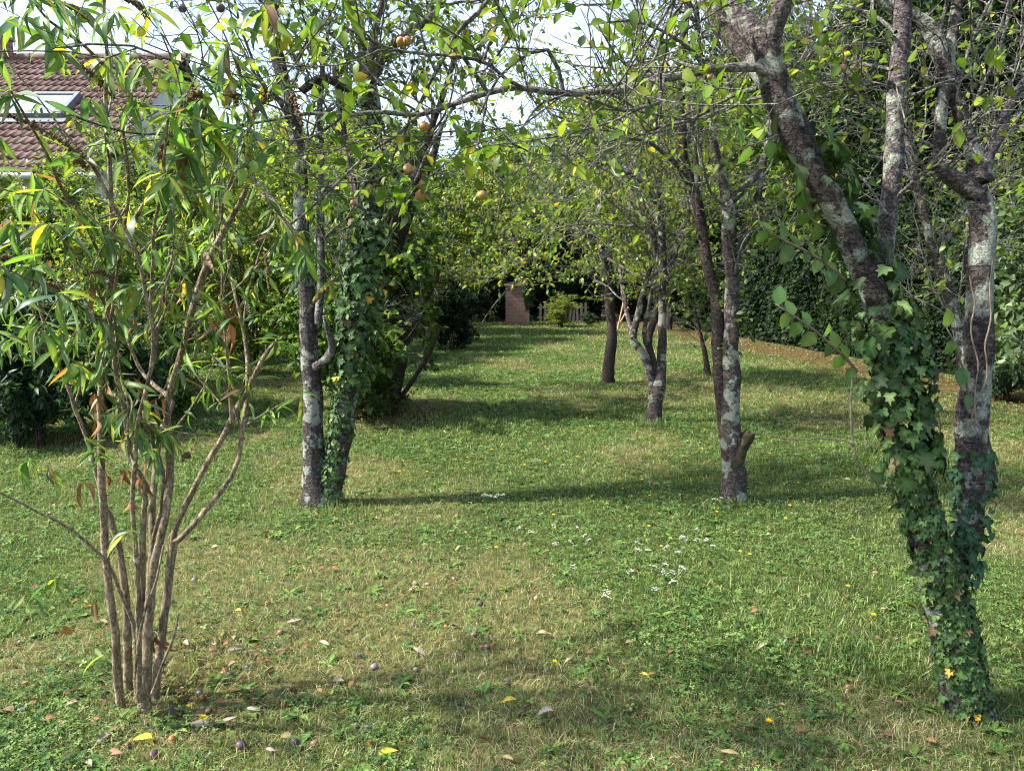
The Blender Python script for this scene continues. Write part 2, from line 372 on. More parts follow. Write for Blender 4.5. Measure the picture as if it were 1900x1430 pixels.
blades(gm, x, y, (.014 + .022 * g0.random(len(x)) + .022 * vnoise(x, y, 1.7, 8) ** 2) * far ** .35, .0038 * far ** .85, palette(len(x), *GRASS_C, jit=.28, g=g0), g0, .85)
xt = np.concatenate([g0.normal(cx_, s_, n_) for cx_, cy_, s_, n_ in [(1.45, 2.85, .09, 160), (1.3, 2.98, .13, 180), (1.75, 2.7, .1, 130), (-.55, 8.1, .5, 900), (.95, 3.6, .2, 100), (-1.35, 2.68, .1, 130), (-1.28, 5.0, .14, 220), (1.53, 5.05, .1, 110), (1.62, 7.9, .12, 120), (1.5, 10.6, .15, 120), (3.6, 5.4, .18, 160), (1.6, 5.7, 1.2, 350)]])
yt = np.concatenate([g0.normal(cy_, s_ * .8, n_) for cx_, cy_, s_, n_ in [(1.45, 2.85, .09, 160), (1.3, 2.98, .13, 180), (1.75, 2.7, .1, 130), (-.55, 8.1, .5, 900), (.95, 3.6, .2, 100), (-1.35, 2.68, .1, 130), (-1.28, 5.0, .14, 220), (1.53, 5.05, .1, 110), (1.62, 7.9, .12, 120), (1.5, 10.6, .15, 120), (3.6, 5.4, .18, 160), (1.6, 5.7, 1.2, 350)]])
blades(gm, xt, yt, g0.uniform(.04, .11, len(xt)), .0045 * (yt / 4).clip(1, 3), palette(len(xt), *GRASS_C, g=g0), g0, .9)
x, y = lawn_pts(230000, 1.7, 7, 1.5, g0); d = dryness(x, y); k = g0.random(len(x)) > d * .6; x, y = x[k], y[k]
blades(gm, x, y, .010 + .018 * g0.random(len(x)), .0030 * (y / 4).clip(.9, 2), palette(len(x), *GRASS_C, jit=.3, g=g0), g0, 1.1)
tag(gm.build('grass', M['grass']), 'short green mown grass of the lawn', 'grass', kind='stuff')
gm = MB()
x, y = lawn_pts(210000, 1.7, 34, 1.6, g0); d = dryness(x, y)
k = g0.random(len(x)) < .10 + d * .75; x, y = x[k], y[k]; far = (y / 4).clip(1, 6)
blades(gm, x, y, (.02 + .03 * g0.random(len(x))) * far ** .35, .0024 * far ** .85, palette(len(x), *STRAW_C, jit=.25, g=g0), g0, 1.5)
x, y = lawn_pts(150000, 1.7, 7, 1.5, g0); d = dryness(x, y); k = g0.random(len(x)) < .25 + d * .75; x, y = x[k], y[k]
blades(gm, x, y, .014 + .03 * g0.random(len(x)), .0020 * (y / 4).clip(.9, 2), palette(len(x), *STRAW_C, jit=.35, g=g0) * .85, g0, 2.2)
tag(gm.build('dry_grass', M['grass']), 'straw coloured dead grass in the dry patches of the lawn', 'grass', kind='stuff')
gm = MB()
x, y = lawn_pts(190000, 1.75, 22, 1.7, g0); d = dryness(x, y); cl = vnoise(x, y, 1.3, 11) * .5 + vnoise(x, y, 4.5, 12) * .5
k = (g0.random(len(x)) < (cl - .22) * 2.4) & (g0.random(len(x)) > d * .72); x, y = x[k], y[k]; n = len(x); far = (y / 4).clip(1, 3)
a = g0.uniform(0, 6.283, n)
scatter(gm, T_clover(), np.c_[x, y, gz(x, y) + g0.uniform(.012, .04, n)], np.c_[np.cos(a), np.sin(a), g0.normal(0, .25, n)], np.c_[g0.normal(0, .35, (n, 2)), np.ones(n)],
        g0.choice([.008, .012, .018], n, p=[.45, .4, .15]) * g0.uniform(.8, 1.2, n) * far ** .8, 1., palette(n, [(.07, .145, .035), (.11, .195, .045), (.17, .25, .065), (.03, .08, .025)], [4, 4, 3, 3], g=g0))
tag(gm.build('clover', M['grass']), 'low clover leaves spread through the lawn', 'clover', kind='stuff')
gm = MB()                                                # broader weeds: plantain and dandelion leaves in rosettes
x, y = lawn_pts(900, 1.9, 12, 1.5, g0); n = len(x); q = 7
xx = np.repeat(x, q) ; yy = np.repeat(y, q); a = np.tile(np.arange(q) * .9, n) + np.repeat(g0.uniform(0, 6, n), q) + g0.normal(0, .2, n * q)
e = g0.uniform(.15, .9, n * q)
scatter(gm, T_lance(.16, .3, .7), np.c_[xx, yy, gz(xx, yy)], np.c_[np.cos(a), np.sin(a), e], np.c_[-np.cos(a) * .5, -np.sin(a) * .5, np.ones(n * q)], g0.uniform(.035, .085, n * q), 1.,
        palette(n * q, [(.06, .12, .025), (.10, .17, .03), (.15, .2, .04)], [3, 3, 1], g=g0))
tag(gm.build('lawn_weeds', M['grass']), 'broad leaved weeds in rosettes among the grass', 'weeds', kind='stuff')
gm = MB()                                                # small leaf litter
x, y = lawn_pts(1500, 1.8, 20, 1.4, g0); hx = g0.uniform(4, 22, 3200); x = np.r_[x, hedge_x(hx) - np.abs(g0.normal(.1, .8, 3200))]; y = np.r_[y, hx]
x = np.r_[x, g0.normal(-1.15, .5, 500), g0.normal(-1.34, .35, 160)]; y = np.r_[y, g0.normal(8.3, .4, 500), g0.normal(2.75, .2, 160)]; n = len(x)
scatter(gm, T_ovate(.3, .5, .3), np.c_[x, y, gz(x, y) + .012 + .018 * g0.random(n)], np.c_[g0.normal(0, 1, (n, 2)), g0.normal(0, .25, n)], np.c_[g0.normal(0, .5, (n, 2)), np.ones(n)],
        g0.uniform(.02, .05, n), g0.uniform(.5, 1.1, n), palette(n, [(.16, .095, .045), (.23, .155, .08), (.10, .06, .035), (.30, .24, .13), (.24, .11, .05)], [4, 3, 4, 2, 1], g=g0))
tag(gm.build('leaf_litter', M['dry']), 'small dead brown leaves scattered over the lawn and hedge foot', 'leaf litter', kind='stuff')

# ------------------------------------------------------------------ traced limbs
def limb(pts, Y0, Y1=None, n=None, seed=0, wob=.004):
    """(x, y, half width) in reference pixels at depth Y0..Y1 -> points, radii"""
    Y1 = Y0 if Y1 is None else Y1; k = len(pts); q = []
    s = np.r_[0, np.cumsum([math.hypot(pts[i + 1][0] - pts[i][0], pts[i + 1][1] - pts[i][1]) for i in range(k - 1)])]; s = s / s[-1]
    for (x, y, h), t in zip(pts, s):
        Y = Y0 + (Y1 - Y0) * t; q.append((*px(x, y, Y), h * Y / FPX))
    q = np.array(q); ln = np.linalg.norm(np.diff(q[:, :3], axis=0), axis=1).sum(); n = n or int(max(8, min(60, ln / .05)))
    o = smooth_line(q, n); r2 = np.random.default_rng(seed + 5)
    w = r2.normal(0, 1, (n, 3)); w[1:-1] = (w[:-2] + w[1:-1] + w[2:]) / 3; w[0] = 0
    return o[:, :3] + w * wob, np.abs(o[:, 3]).clip(.0012)
def resample(P, Rr, K=10):
    u = np.linspace(0, len(P) - 1, K); i = np.arange(len(P))
    return np.stack([np.interp(u, i, P[:, k]) for k in range(3)], 1), np.interp(u, i, Rr)
def add_limb(name, mat, root, pts, Y0, Y1=None, S=14, amp=.09, seed=0, flare=0, sink=0):
    P, r = limb(pts, Y0, Y1, seed=seed)
    if name in ('cane', 'branch', 'limb', 'sucker'): r = r * (1 + .16 * np.random.default_rng(seed).random(len(r)) ** 3)
    if flare: r = r * (1 + 1.5 * flare * np.exp(-np.linspace(0, 18, len(P))))
    if sink: P = np.vstack([P[0] - [0, 0, sink], P]); r = np.r_[r[0] * 1.05, r]
    V, F, T3 = lumpy(P, r, S, amp, seed); m = MB(); m.add(V, F); m.add(np.zeros((0, 3)), T3) if False else None
    m.F.append(T3); m.build(name, mat, root); return resample(P, r)
def keep(P, Rr, ymin=1.35, pred=None):
    k = P[:, :, 1].min(1) > ymin
    if pred is not None: k &= pred(P)
    return P[k], Rr[k]
def crown(root, limbs, n1, n2, n3, nl, l1, l2, l3, size, pal, mat=None, seed=0, up=(.06, .04, .0), t0=.35, pred=None, droop=.35, twig='twig', tmpl=None, ymin=1.35, r1=.016):
    """limbs: list of (P,R) with 10 points; grows branches, twigs and leaves"""
    g = np.random.default_rng(seed + 50)
    A = np.stack([a for a, b in limbs]); B = np.stack([b for a, b in limbs])
    P1, R1 = keep(*grow(A, B, n1, t0, 1., l1, (.5, 1.2), 9, .16, up[0], .6, r1, .003, g, .6), ymin, pred)
    P2, R2 = keep(*grow(P1, R1, n2, .15, 1., l2, (.4, 1.3), 7, .2, up[1], .7, .006, .0015, g, .8), ymin, pred)
    P3, R3 = keep(*grow(P2, R2, n3, .1, 1., l3, (.4, 1.4), 5, .22, up[2], .8, .003, .001, g), ymin, pred)
    m = MB(); m.add(*tubes(P1, R1, 6)); m.add(*tubes(P2, R2, 4)); m.add(*tubes(P3, R3, 3)); tw = m.build('twigs', M[twig], root); tw['kind'] = 'stuff'
    q1, t1 = on_lines(P3, int(nl * .75), .1, 1, g); q2, t2 = on_lines(P2, nl - int(nl * .75), .2, 1, g); q = np.r_[q1, q2]; t = np.r_[t1, t2]
    # leaves sit in clumps: drop the ones where a coarse noise says the spray is bare
    cl = vnoise(q[:, 0] + q[:, 2] * .7, q[:, 1] + q[:, 2], 1.9, seed + 1); kq = cl + .25 * g.random(len(q)) > .45; q, t = q[kq], t[kq]; n = len(q)
    D, Nn = leaf_dirs(t, n, .8, droop, g); lm = MB(); C = palette(n, *pal, g=g); S = g.uniform(size[0], size[1], n); h = n // 2
    T = tmpl or (T_ovate(.27, .35, .22), T_ovate(.30, .15, .45))
    scatter(lm, T[0], q[:h], D[:h], Nn[:h], S[:h], 1., C[:h]); scatter(lm, T[1], q[h:], D[h:], Nn[h:], S[h:], 1., C[h:])
    o = lm.build('crown', mat or M['leaf'], root); o['kind'] = 'stuff'
    return P1, P2, P3
ivy_T = T_ivy()
def ivy_on(root, P, Rr, n, t0, t1, size, seed, bias=None, stand=.025, pal=None, name='leaves', nst=0):
    g = np.random.default_rng(seed); K = len(P); t = g.uniform(t0, t1, n) * (K - 1); k = np.minimum(t.astype(int), K - 2); f = (t - k)[:, None]
    p = P[k] * (1 - f) + P[k + 1] * f; r = Rr[k] * (1 - f[:, 0]) + Rr[k + 1] * f[:, 0]; tan = nrm(P[k + 1] - P[k])
    th = g.uniform(0, 6.283, n) if bias is None else g.normal(bias, 1.05, n)
    out = np.c_[np.cos(th), np.sin(th), np.zeros(n)]; out = nrm(out - (out * tan).sum(1, keepdims=True) * tan)
    pos = p + out * (r + stand * g.uniform(.2, 1.5, n))[:, None]
    Nn = nrm(out + g.normal(0, .33, (n, 3)) + [0, 0, .45]); D = nrm(np.array([0, 0, -1.]) + g.normal(0, .45, (n, 3)) + out * .25)
    S = g.uniform(size[0], size[1], n) * g.choice([.7, 1, 1.25], n, p=[.4, .45, .15])
    C = palette(n, *(pal or ([(.042, .078, .022), (.06, .105, .03), (.024, .046, .016), (.10, .15, .045), (.09, .06, .03), (.40, .24, .03)], [5, 4, 4, 2, .4, .12])), g=g)
    m = MB(); scatter(m, ivy_T, pos - D * S[:, None] * .3, D, Nn, S, g.uniform(.85, 1.2, n), C); o = m.build(name, M['ivy'], root); o['kind'] = 'stuff'
    # creeping stems
    s = MB()
    for j in range(nst):
        th = g.uniform(0, 6.28) if bias is None else g.normal(bias, .8); w = th + np.cumsum(g.normal(0, .22, K)); a, b = int(t0 * (K - 1)), int(t1 * (K - 1)) + 1
        q = P[a:b] + np.c_[np.cos(w), np.sin(w), np.zeros(K)][a:b] * (Rr[a:b, None] * 1.02 + .004); s.add(*tubes(q, np.linspace(.004, .002, b - a), 5))
    if nst: s.build('stems', M['vine'], root)

# ================================================================== 1. the ivy-clad plum in the right foreground
b1 = gp(1790, 1312); Y = b1[1]
t1 = thing('plum_tree', 'leaning three stemmed plum tree wrapped in ivy, long bare branch reaching left', 'tree', b1)
A_pts = [(1790, 1316, 46), (1778, 1240, 43), (1765, 1160, 42), (1740, 1080, 38), (1705, 960, 32), (1672, 820, 32), (1650, 680, 33), (1628, 560, 32), (1598, 485, 28), (1560, 400, 27), (1510, 315, 28), (1468, 235, 31), (1438, 160, 31), (1422, 95, 27), (1412, 62, 22)]
A_pts = [(x_, y_, h_ * (.86 if y_ < 600 else .94)) for x_, y_, h_ in A_pts]
A = add_limb('trunk', M['bark'], t1, A_pts, Y, Y - .1, 20, .10, 1, .06, .05)
A2 = add_limb('limb', M['bark_grey'], t1, [(1424, 85, 22), (1400, 58, 20), (1375, 30, 18), (1350, -10, 17), (1320, -70, 15), (1270, -170, 11), (1200, -260, 7)], Y - .1, Y + .2, 16, .05, 2)
A3 = add_limb('limb', M['bark_grey'], t1, [(1428, 90, 20), (1440, 50, 16), (1452, 10, 15), (1462, -50, 13), (1480, -150, 10), (1490, -300, 6)], Y - .1, Y - .3, 14, .05, 3)
A4 = add_limb('limb', M['bark'], t1, [(1432, 150, 22), (1395, 110, 15), (1352, 65, 15), (1325, 30, 14), (1308, -20, 13), (1280, -120, 9), (1230, -200, 5)], Y - .05, Y + .4, 14, .1, 4)
Bt = add_limb('limb', M['bark_grey'], t1, [(1632, 560, 12), (1640, 490, 15), (1646, 430, 15.5), (1655, 330, 15), (1661, 220, 14.5), (1668, 120, 14.5), (1673, 30, 14), (1680, -60, 13), (1690, -250, 8)], Y, Y + .1, 16, .04, 5)
Ct = add_limb('trunk', M['bark_lichen'], t1, [(1758, 1110, 30), (1780, 1055, 25), (1797, 990, 24), (1804, 900, 24), (1802, 830, 25), (1806, 740, 27), (1812, 650, 26), (1818, 560, 24), (1820, 470, 21), (1818, 400, 21), (1815, 355, 19)], Y + .02, Y + .22, 18, .08, 6)
C1 = add_limb('limb', M['bark'], t1, [(1815, 365, 16), (1790, 345, 15), (1758, 325, 14), (1742, 305, 11), (1744, 250, 10), (1749, 190, 10), (1756, 140, 11), (1745, 100, 14), (1732, 65, 15), (1708, 38, 12), (1670, 18, 11), (1620, -10, 9), (1560, -60, 6)], Y + .2, Y + .4, 14, .09, 7)
C2 = add_limb('limb', M['bark_lichen'], t1, [(1818, 340, 18), (1806, 290, 14), (1790, 240, 13), (1775, 190, 12), (1762, 150, 11), (1760, 100, 9), (1768, 50, 9), (1775, 0, 9), (1782, -90, 7)], Y + .22, Y + .4, 14, .1, 8)
C3 = add_limb('limb', M['bark_grey'], t1, [(1820, 335, 9), (1836, 295, 8), (1858, 250, 7.5), (1872, 200, 7), (1896, 160, 6.5), (1930, 110, 5), (1980, 30, 3)], Y + .2, Y + .35, 10, .1, 9)
M['bark_pale'] = m_bark('pale_branch_bark', (.10, .085, .075), (.26, .235, .21), LICH, .46, 16)
Lb = add_limb('branch', M['bark_pale'], t1, [(x_, y_, h_ * .78) for x_, y_, h_ in [(1432, 140, 14), (1420, 128, 11.5), (1385, 124, 10), (1340, 126, 9.5), (1300, 133, 9), (1240, 146, 8.5), (1180, 160, 8), (1120, 168, 8), (1060, 172, 7.5), (1010, 170, 7), (960, 165, 7), (900, 175, 6.5), (850, 192, 6), (810, 205, 5.5), (770, 212, 5), (705, 207, 5), (640, 213, 4.5), (570, 210, 4), (500, 222, 3.5), (430, 236, 3), (360, 240, 2.2), (300, 238, 1.5)]], Y - .12, Y - .25, 10, .06, 10)
SUB = [[(1045, 170, 4), (1036, 130, 4), (1022, 100, 3.6), (1000, 94, 3.4), (965, 108, 3), (935, 130, 2.8), (912, 162, 2.4), (890, 215, 1.6)],
       [(905, 172, 4), (860, 110, 4), (835, 80, 4), (865, 40, 3.6), (905, 5, 3.4), (925, -50, 3)],
       [(770, 212, 3.5), (800, 150, 3.3), (830, 105, 3), (850, 60, 2.6), (885, 20, 2.2)],
       [(845, 195, 2.5), (815, 245, 2.3), (790, 290, 2), (768, 340, 1.6), (760, 372, 1.2)],
       [(905, 175, 2.3), (897, 225, 2), (890, 262, 1.7), (885, 300, 1.3)],
       [(640, 213, 3), (600, 245, 2.5), (555, 262, 2.2), (500, 262, 1.6), (460, 258, 1.2)],
       [(1405, 165, 5), (1360, 178, 3.6), (1320, 205, 3), (1275, 225, 2.6), (1220, 235, 2.2), (1160, 262, 1.8), (1100, 290, 1.4)],
       [(1440, 180, 4), (1400, 178, 3.2), (1350, 200, 2.8), (1290, 222, 2.2), (1255, 230, 1.6)],
       [(1310, 133, 3), (1280, 95, 3), (1230, 60, 2.6), (1170, 40, 2.2), (1090, 45, 1.6)],
       [(1180, 160, 3), (1215, 110, 3), (1235, 50, 2.6), (1270, 0, 2.4), (1290, -60, 2)],
       [(780, 211, 2.2), (745, 190, 2), (705, 178, 1.8), (660, 150, 1.4), (630, 110, 1.1)],
       [(1060, 172, 2.2), (1010, 190, 2), (985, 215, 1.6), (960, 250, 1.2)],
       [(1662, 60, 4), (1620, 30, 3), (1590, 18, 2.4), (1560, 12, 1.8)], [(1655, 130, 3), (1600, 120, 2.6), (1575, 112, 2.2), (1558, 102, 1.4)],
       [(1648, 400, 3), (1600, 330, 2.5), (1570, 320, 2), (1540, 340, 1.4)], [(1835, 300, 2.5), (1800, 265, 2.5), (1870, 240, 2), (1930, 225, 1.5)],
       [(1700, 175, 2.4), (1760, 150, 2.2), (1830, 140, 2), (1905, 130, 1.6)], [(1670, 185, 2.2), (1740, 160, 2.2), (1790, 145, 2), (1850, 60, 1.8), (1875, -10, 1.6)]]
SP = [add_limb('branch', M['twig'], t1, s, Y - .18 if s[0][0] < 1350 else Y - .05, Y - .3 if s[0][0] < 1350 else Y + .25, 6, .05, 20 + i) for i, s in enumerate(SUB)]
no_near = lambda P: ~((P[:, :, 2].min(1) < 1.75) & (P[:, :, 0].min(1) < 1.9))
P1, P2, P3 = crown(t1, [A2, A3, A4, Bt, C1, C2, C3, Lb] + SP, 58, 360, 1150, 2700, (.35, .95), (.2, .6), (.08, .25), (.028, .05), LEAF_PLUM, seed=3, t0=.1, pred=no_near, r1=.008)
# leaf sprays and plums on the long branch
g = np.random.default_rng(77); lm = MB()
SPR = [(680, 160, 9), (720, 215, 10), (640, 180, 8), (800, 40, 8), (825, 50, 8), (780, 150, 10), (755, 240, 7), (880, 250, 12), (890, 300, 14), (905, 270, 10), (770, 330, 12), (745, 345, 12), (790, 350, 8), (870, 60, 8), (950, 30, 8), (1210, 160, 6), (1310, 155, 7), (1370, 165, 5), (1240, 70, 10), (1330, 20, 7), (600, 190, 8), (1165, 30, 8), (340, 155, 14), (400, 170, 10), (450, 150, 10), (360, 90, 8), (520, 60, 10), (1290, 60, 7), (1480, 130, 6), (1500, 100, 6), (1565, 120, 5), (1860, 100, 6), (1790, 100, 5)]
for (x, y, n) in SPR:
    for k in range(n):
        p = px(x + g.normal(0, 20), y + g.normal(0, 20), Y - .22 + g.normal(0, .07))
        scatter(lm, T_ovate(.27, .3, .3), p[None], g.normal(0, .6, (1, 3)) + [[0, 0, -.35]], g.normal(0, .6, (1, 3)) + [[0, -.3, .8]], g.uniform(.036, .062, 1), 1., palette(1, [(.10, .17, .02), (.15, .21, .025), (.07, .12, .02), (.45, .33, .03)], [4, 4, 2, .7], g=g))
o = lm.build('leaf_spray', M['leaf'], t1); o['kind'] = 'stuff'
def ball(c, r, col, g, squash=.94, S=12, H=8):
    """plum: a sphere with a seam and dimples at both ends, tilted at random"""
    V = []; F = []
    for i in range(H + 1):
        ph = math.pi * i / H
        for j in range(S):
            th = 2 * math.pi * j / S; rr = math.sin(ph) * (1 - .05 * math.exp(-(((th - math.pi) / .4) ** 2))); z = math.cos(ph) * (1 - .10 * math.exp(-(math.sin(ph) / .28) ** 2))
            V.append((rr * math.cos(th), rr * math.sin(th), z * squash))
    for i in range(H):
        for j in range(S): F.append([i * S + j, i * S + (j + 1) % S, (i + 1) * S + (j + 1) % S, (i + 1) * S + j])
    V = np.array(V); q = nrm(g.normal(0, 1, (1, 4)))[0]; w, a, b, c_ = q
    Rm = np.array([[1 - 2 * (b * b + c_ * c_), 2 * (a * b - c_ * w), 2 * (a * c_ + b * w)], [2 * (a * b + c_ * w), 1 - 2 * (a * a + c_ * c_), 2 * (b * c_ - a * w)], [2 * (a * c_ - b * w), 2 * (b * c_ + a * w), 1 - 2 * (a * a + b * b)]])
    bl = 1 + .18 * g.normal(0, 1, (len(V), 1)) * .5
    return (V @ Rm.T) * r + np.asarray(c), np.array(F), np.asarray(col)[None] * bl
OR, PU, PK = (.40, .20, .055), (.09, .055, .075), (.38, .18, .10)
for (x, y, c, r) in [(743, 77, (.40, .2, .05), 10), (755, 77, OR, 11), (787, 235, OR, 12), (757, 314, (.5, .26, .1), 12), (768, 327, PU, 11), (783, 342, (.42, .2, .06), 9), (780, 363, OR, 12), (894, 362, OR, 11), (917, 297, PK, 6), (1563, 125, (.4, .2, .15), 7), (1317, 143, OR, 7), (338, 16, PU, 9), (409, 15, PU, 10), (212, 285, (.06, .035, .04), 11), (655, 376, PK, 7), (985, 305, OR, 6), (897, 105, PU, 9)]:
    c3 = px(x, y, Y - .25); rad = .8 * r * (Y - .25) / FPX * g.uniform(.9, 1.06)
    pm = MB().add(*ball(c3, rad, c, g)); hp = pm.build('plum', M['plum'], t1)
    up = c3 + np.array([g.normal(0, .006), g.normal(0, .006), .03 + rad]); MB().add(*tubes(np.array([c3 + [0, 0, rad * .85], (c3 + up) / 2 + [.003, 0, 0], up + [0, 0, .03]]), np.array([.0013, .0012, .0016]), 5)).build('stalk', M['twig'], hp)
# reddish suckers with round leaves that lean out of the trunk to the left
SUCK = [([(1568, 520, 3), (1530, 492, 2.6), (1490, 465, 2.2), (1445, 440, 1.8), (1420, 425, 1.4)], 13), ([(1590, 690, 3), (1560, 655, 2.6), (1510, 610, 2.2), (1465, 583, 1.8), (1438, 568, 1.4)], 12), ([(1470, 240, 2.4), (1445, 250, 2), (1410, 262, 1.8), (1370, 275, 1.3)], 6), ([(1532, 420, 2), (1500, 400, 1.6), (1495, 340, 1.4), (1475, 300, 1.2)], 8), ([(1800, 750, 2.5), (1790, 700, 2.2), (1770, 640, 1.8), (1750, 600, 1.3)], 6)]
for i, (s, n) in enumerate(SUCK):
    Ps, rs = add_limb('sucker', M['vine'], t1, s, Y - .05, Y - .2, 6, .03, 50 + i); m = MB()
    for k in range(n):
        t = (k + .7) / n * 9; q = int(min(t, 8)); p = Ps[q] * (1 - (t - q)) + Ps[min(q + 1, 9)] * (t - q); sd_ = 1 if k % 2 else -1
        D = np.array([[-.25 + g.normal(0, .2), g.normal(0, .35), sd_ * .75 + g.normal(0, .2)]]); scatter(m, T_ovate(.33, .2, .15), p[None], D, np.array([[.2 + g.normal(0, .3), -.8, .5]]), g.uniform(.05, .075, 1), 1., palette(1, [(.10, .17, .045), (.14, .21, .055), (.07, .125, .04)], [3, 2, 2], g=g))
    m.build('leaves', M['leaf'], t1)
iv = thing('ivy', 'dense dark ivy climbing the leaning trunk in the right foreground', 'ivy', b1, 'ivy on the plum trunks')
PA, RA = limb(A_pts, Y, Y - .1, 60, 1)
ivy_on(iv, PA, RA * .9, 3600, .0, .60, (.020, .042), 5, -1.0, .016, nst=10)
ivy_on(iv, PA, RA * 1.05, 480, .38, .62, (.032, .06), 6, -.9, .05, name='upper_leaves')
ivy_on(iv, PA, RA, 170, .62, .86, (.045, .075), 7, .9, .04, name='top_leaves')
PC, RC = limb([(1758, 1110, 30), (1780, 1055, 25), (1797, 990, 24), (1804, 900, 24), (1802, 800, 25)], Y + .02, Y + .12, 30, 6)
ivy_on(iv, PC, RC, 150, .0, .9, (.032, .055), 8, -2.3, .02, ([(.02, .05, .025), (.03, .07, .03)], [1, 1]), name='side_leaves')
m = MB()
for s in ([(1582, 700, 2.6), (1578, 760, 2.4), (1582, 810, 2.2), (1592, 850, 2), (1612, 885, 1.6)], [(1584, 828, 1.8), (1565, 817, 1.6), (1500, 814, 1.3), (1430, 808, 1.1), (1395, 800, 1)], [(1796, 800, 1.8), (1815, 740, 1.8), (1832, 690, 1.8), (1826, 640, 1.6), (1838, 590, 1.6), (1836, 520, 1.4), (1842, 470, 1)], [(1812, 790, 1.8), (1806, 730, 1.7), (1818, 680, 1.6), (1800, 620, 1.6), (1808, 560, 1.4), (1796, 510, 1)]):
    P, r = limb(s, Y - .12, Y - .1, 20, int(s[0][0])); m.add(*tubes(P, r, 6))
m.build('dead_vine', M['vine'], iv)

# ================================================================== 2. twin stemmed plum left of the middle
def plum(label, base, specs, cr, seed, name='plum_tree', group='plum trees of the orchard'):
    b = gp(*base); Y = b[1]; t = thing(name, label, 'tree', b, group); out = []; named = {}
    for i, s in enumerate(specs):
        kind, mt, pts = s[:3]; dy = s[3] if len(s) > 3 else (0, 0)
        P = add_limb(kind, M[mt], t, pts, Y + dy[0], Y + dy[1], 14 if kind == 'trunk' else 9, .10 if kind == 'trunk' else .07, seed + i, .35 if i == 0 else 0, .04 if kind == 'trunk' else 0)
        if not (len(s) > 4 and s[4]): out.append(P)
        named[i] = P
    if cr: crown(t, out, seed=seed, **cr)
    return t, Y, out
tr2 = [(592, 932, 24), (584, 890, 20), (582, 820, 19), (582, 740, 18), (577, 660, 17), (572, 590, 16), (567, 520, 14), (562, 440, 13), (558, 340, 12), (552, 270, 12), (538, 200, 12), (520, 130, 12), (508, 70, 11), (498, 0, 10), (480, -120, 7)]
tr2b = [(612, 930, 20), (622, 860, 21), (640, 760, 22), (655, 660, 22), (670, 560, 22), (686, 460, 20), (693, 360, 18), (692, 260, 17), (688, 200, 17), (682, 140, 16), (677, 100, 14)]
t2, Y2, L2 = plum('twin stemmed plum tree, one bare lichened trunk and one under ivy, joined at the base', (600, 932), [
    ('trunk', 'bark_lichen', tr2), ('trunk', 'bark', tr2b, (.0, .05)),
    ('branch', 'bark_grey', [(590, 600, 7), (595, 500, 7), (594, 400, 6.5), (596, 300, 6), (592, 200, 5), (600, 120, 4), (612, 20, 3)], (-.05, .1)),
    ('branch', 'bark_grey', [(584, 680, 8), (604, 668, 9), (617, 645, 8), (605, 610, 4), (598, 585, 2)], (-.05, -.2)),
    ('branch', 'bark_grey', [(680, 130, 9), (668, 70, 8), (655, 20, 7), (640, -50, 6), (610, -150, 4)], (.05, .3)),
    ('branch', 'bark_grey', [(682, 130, 9), (692, 80, 7), (705, 20, 6), (730, -60, 5), (750, -160, 3)], (.05, -.2)),
    ('branch', 'bark_grey', [(690, 150, 8), (715, 100, 7), (760, 60, 6), (810, 20, 5), (860, -60, 3)], (.05, .4)),
    ('branch', 'bark_dark', [(700, 480, 8), (730, 420, 8), (758, 370, 8), (780, 310, 7), (800, 240, 6), (825, 170, 5), (850, 80, 4)], (.2, .7)),
    ('branch', 'bark_grey', [(686, 430, 8), (668, 380, 7), (650, 320, 6), (640, 260, 5), (628, 190, 4), (620, 120, 3)], (.1, .4)),
    ('branch', 'bark_dark', [(560, 170, 8), (600, 145, 7), (640, 165, 6), (670, 190, 5)], (-.1, 0)),
    ('branch', 'bark_grey', [(545, 240, 6), (520, 190, 5), (480, 160, 4), (430, 150, 3)], (0, -.3)),
    ('branch', 'twig', [(556, 440, 4), (520, 390, 4), (480, 340, 3), (440, 310, 2)], (0, .3))],
    dict(n1=46, n2=330, n3=1500, nl=6500, l1=(.4, 1.2), l2=(.25, .7), l3=(.08, .3), size=(.035, .06), pal=LEAF_PLUM, t0=.45, pred=lambda P: P[:, :, 2].min(1) > 1.3, r1=.010), 200)
iv2 = thing('ivy', 'ivy sleeve on the right hand stem of the twin stemmed plum', 'ivy', gp(612, 930), 'ivy on the plum trunks')
P, r = limb(tr2b, Y2, Y2 + .05, 50, 9)
ivy_on(iv2, P, r * 1.05, 1000, .28, .64, (.04, .075), 31, -1.7, .05, nst=5); ivy_on(iv2, P, r, 520, .0, .36, (.028, .048), 32, -2.0, .014, name='lower_leaves'); ivy_on(iv2, P, r, 300, .55, .92, (.03, .055), 33, -1.8, .022, name='upper_leaves')

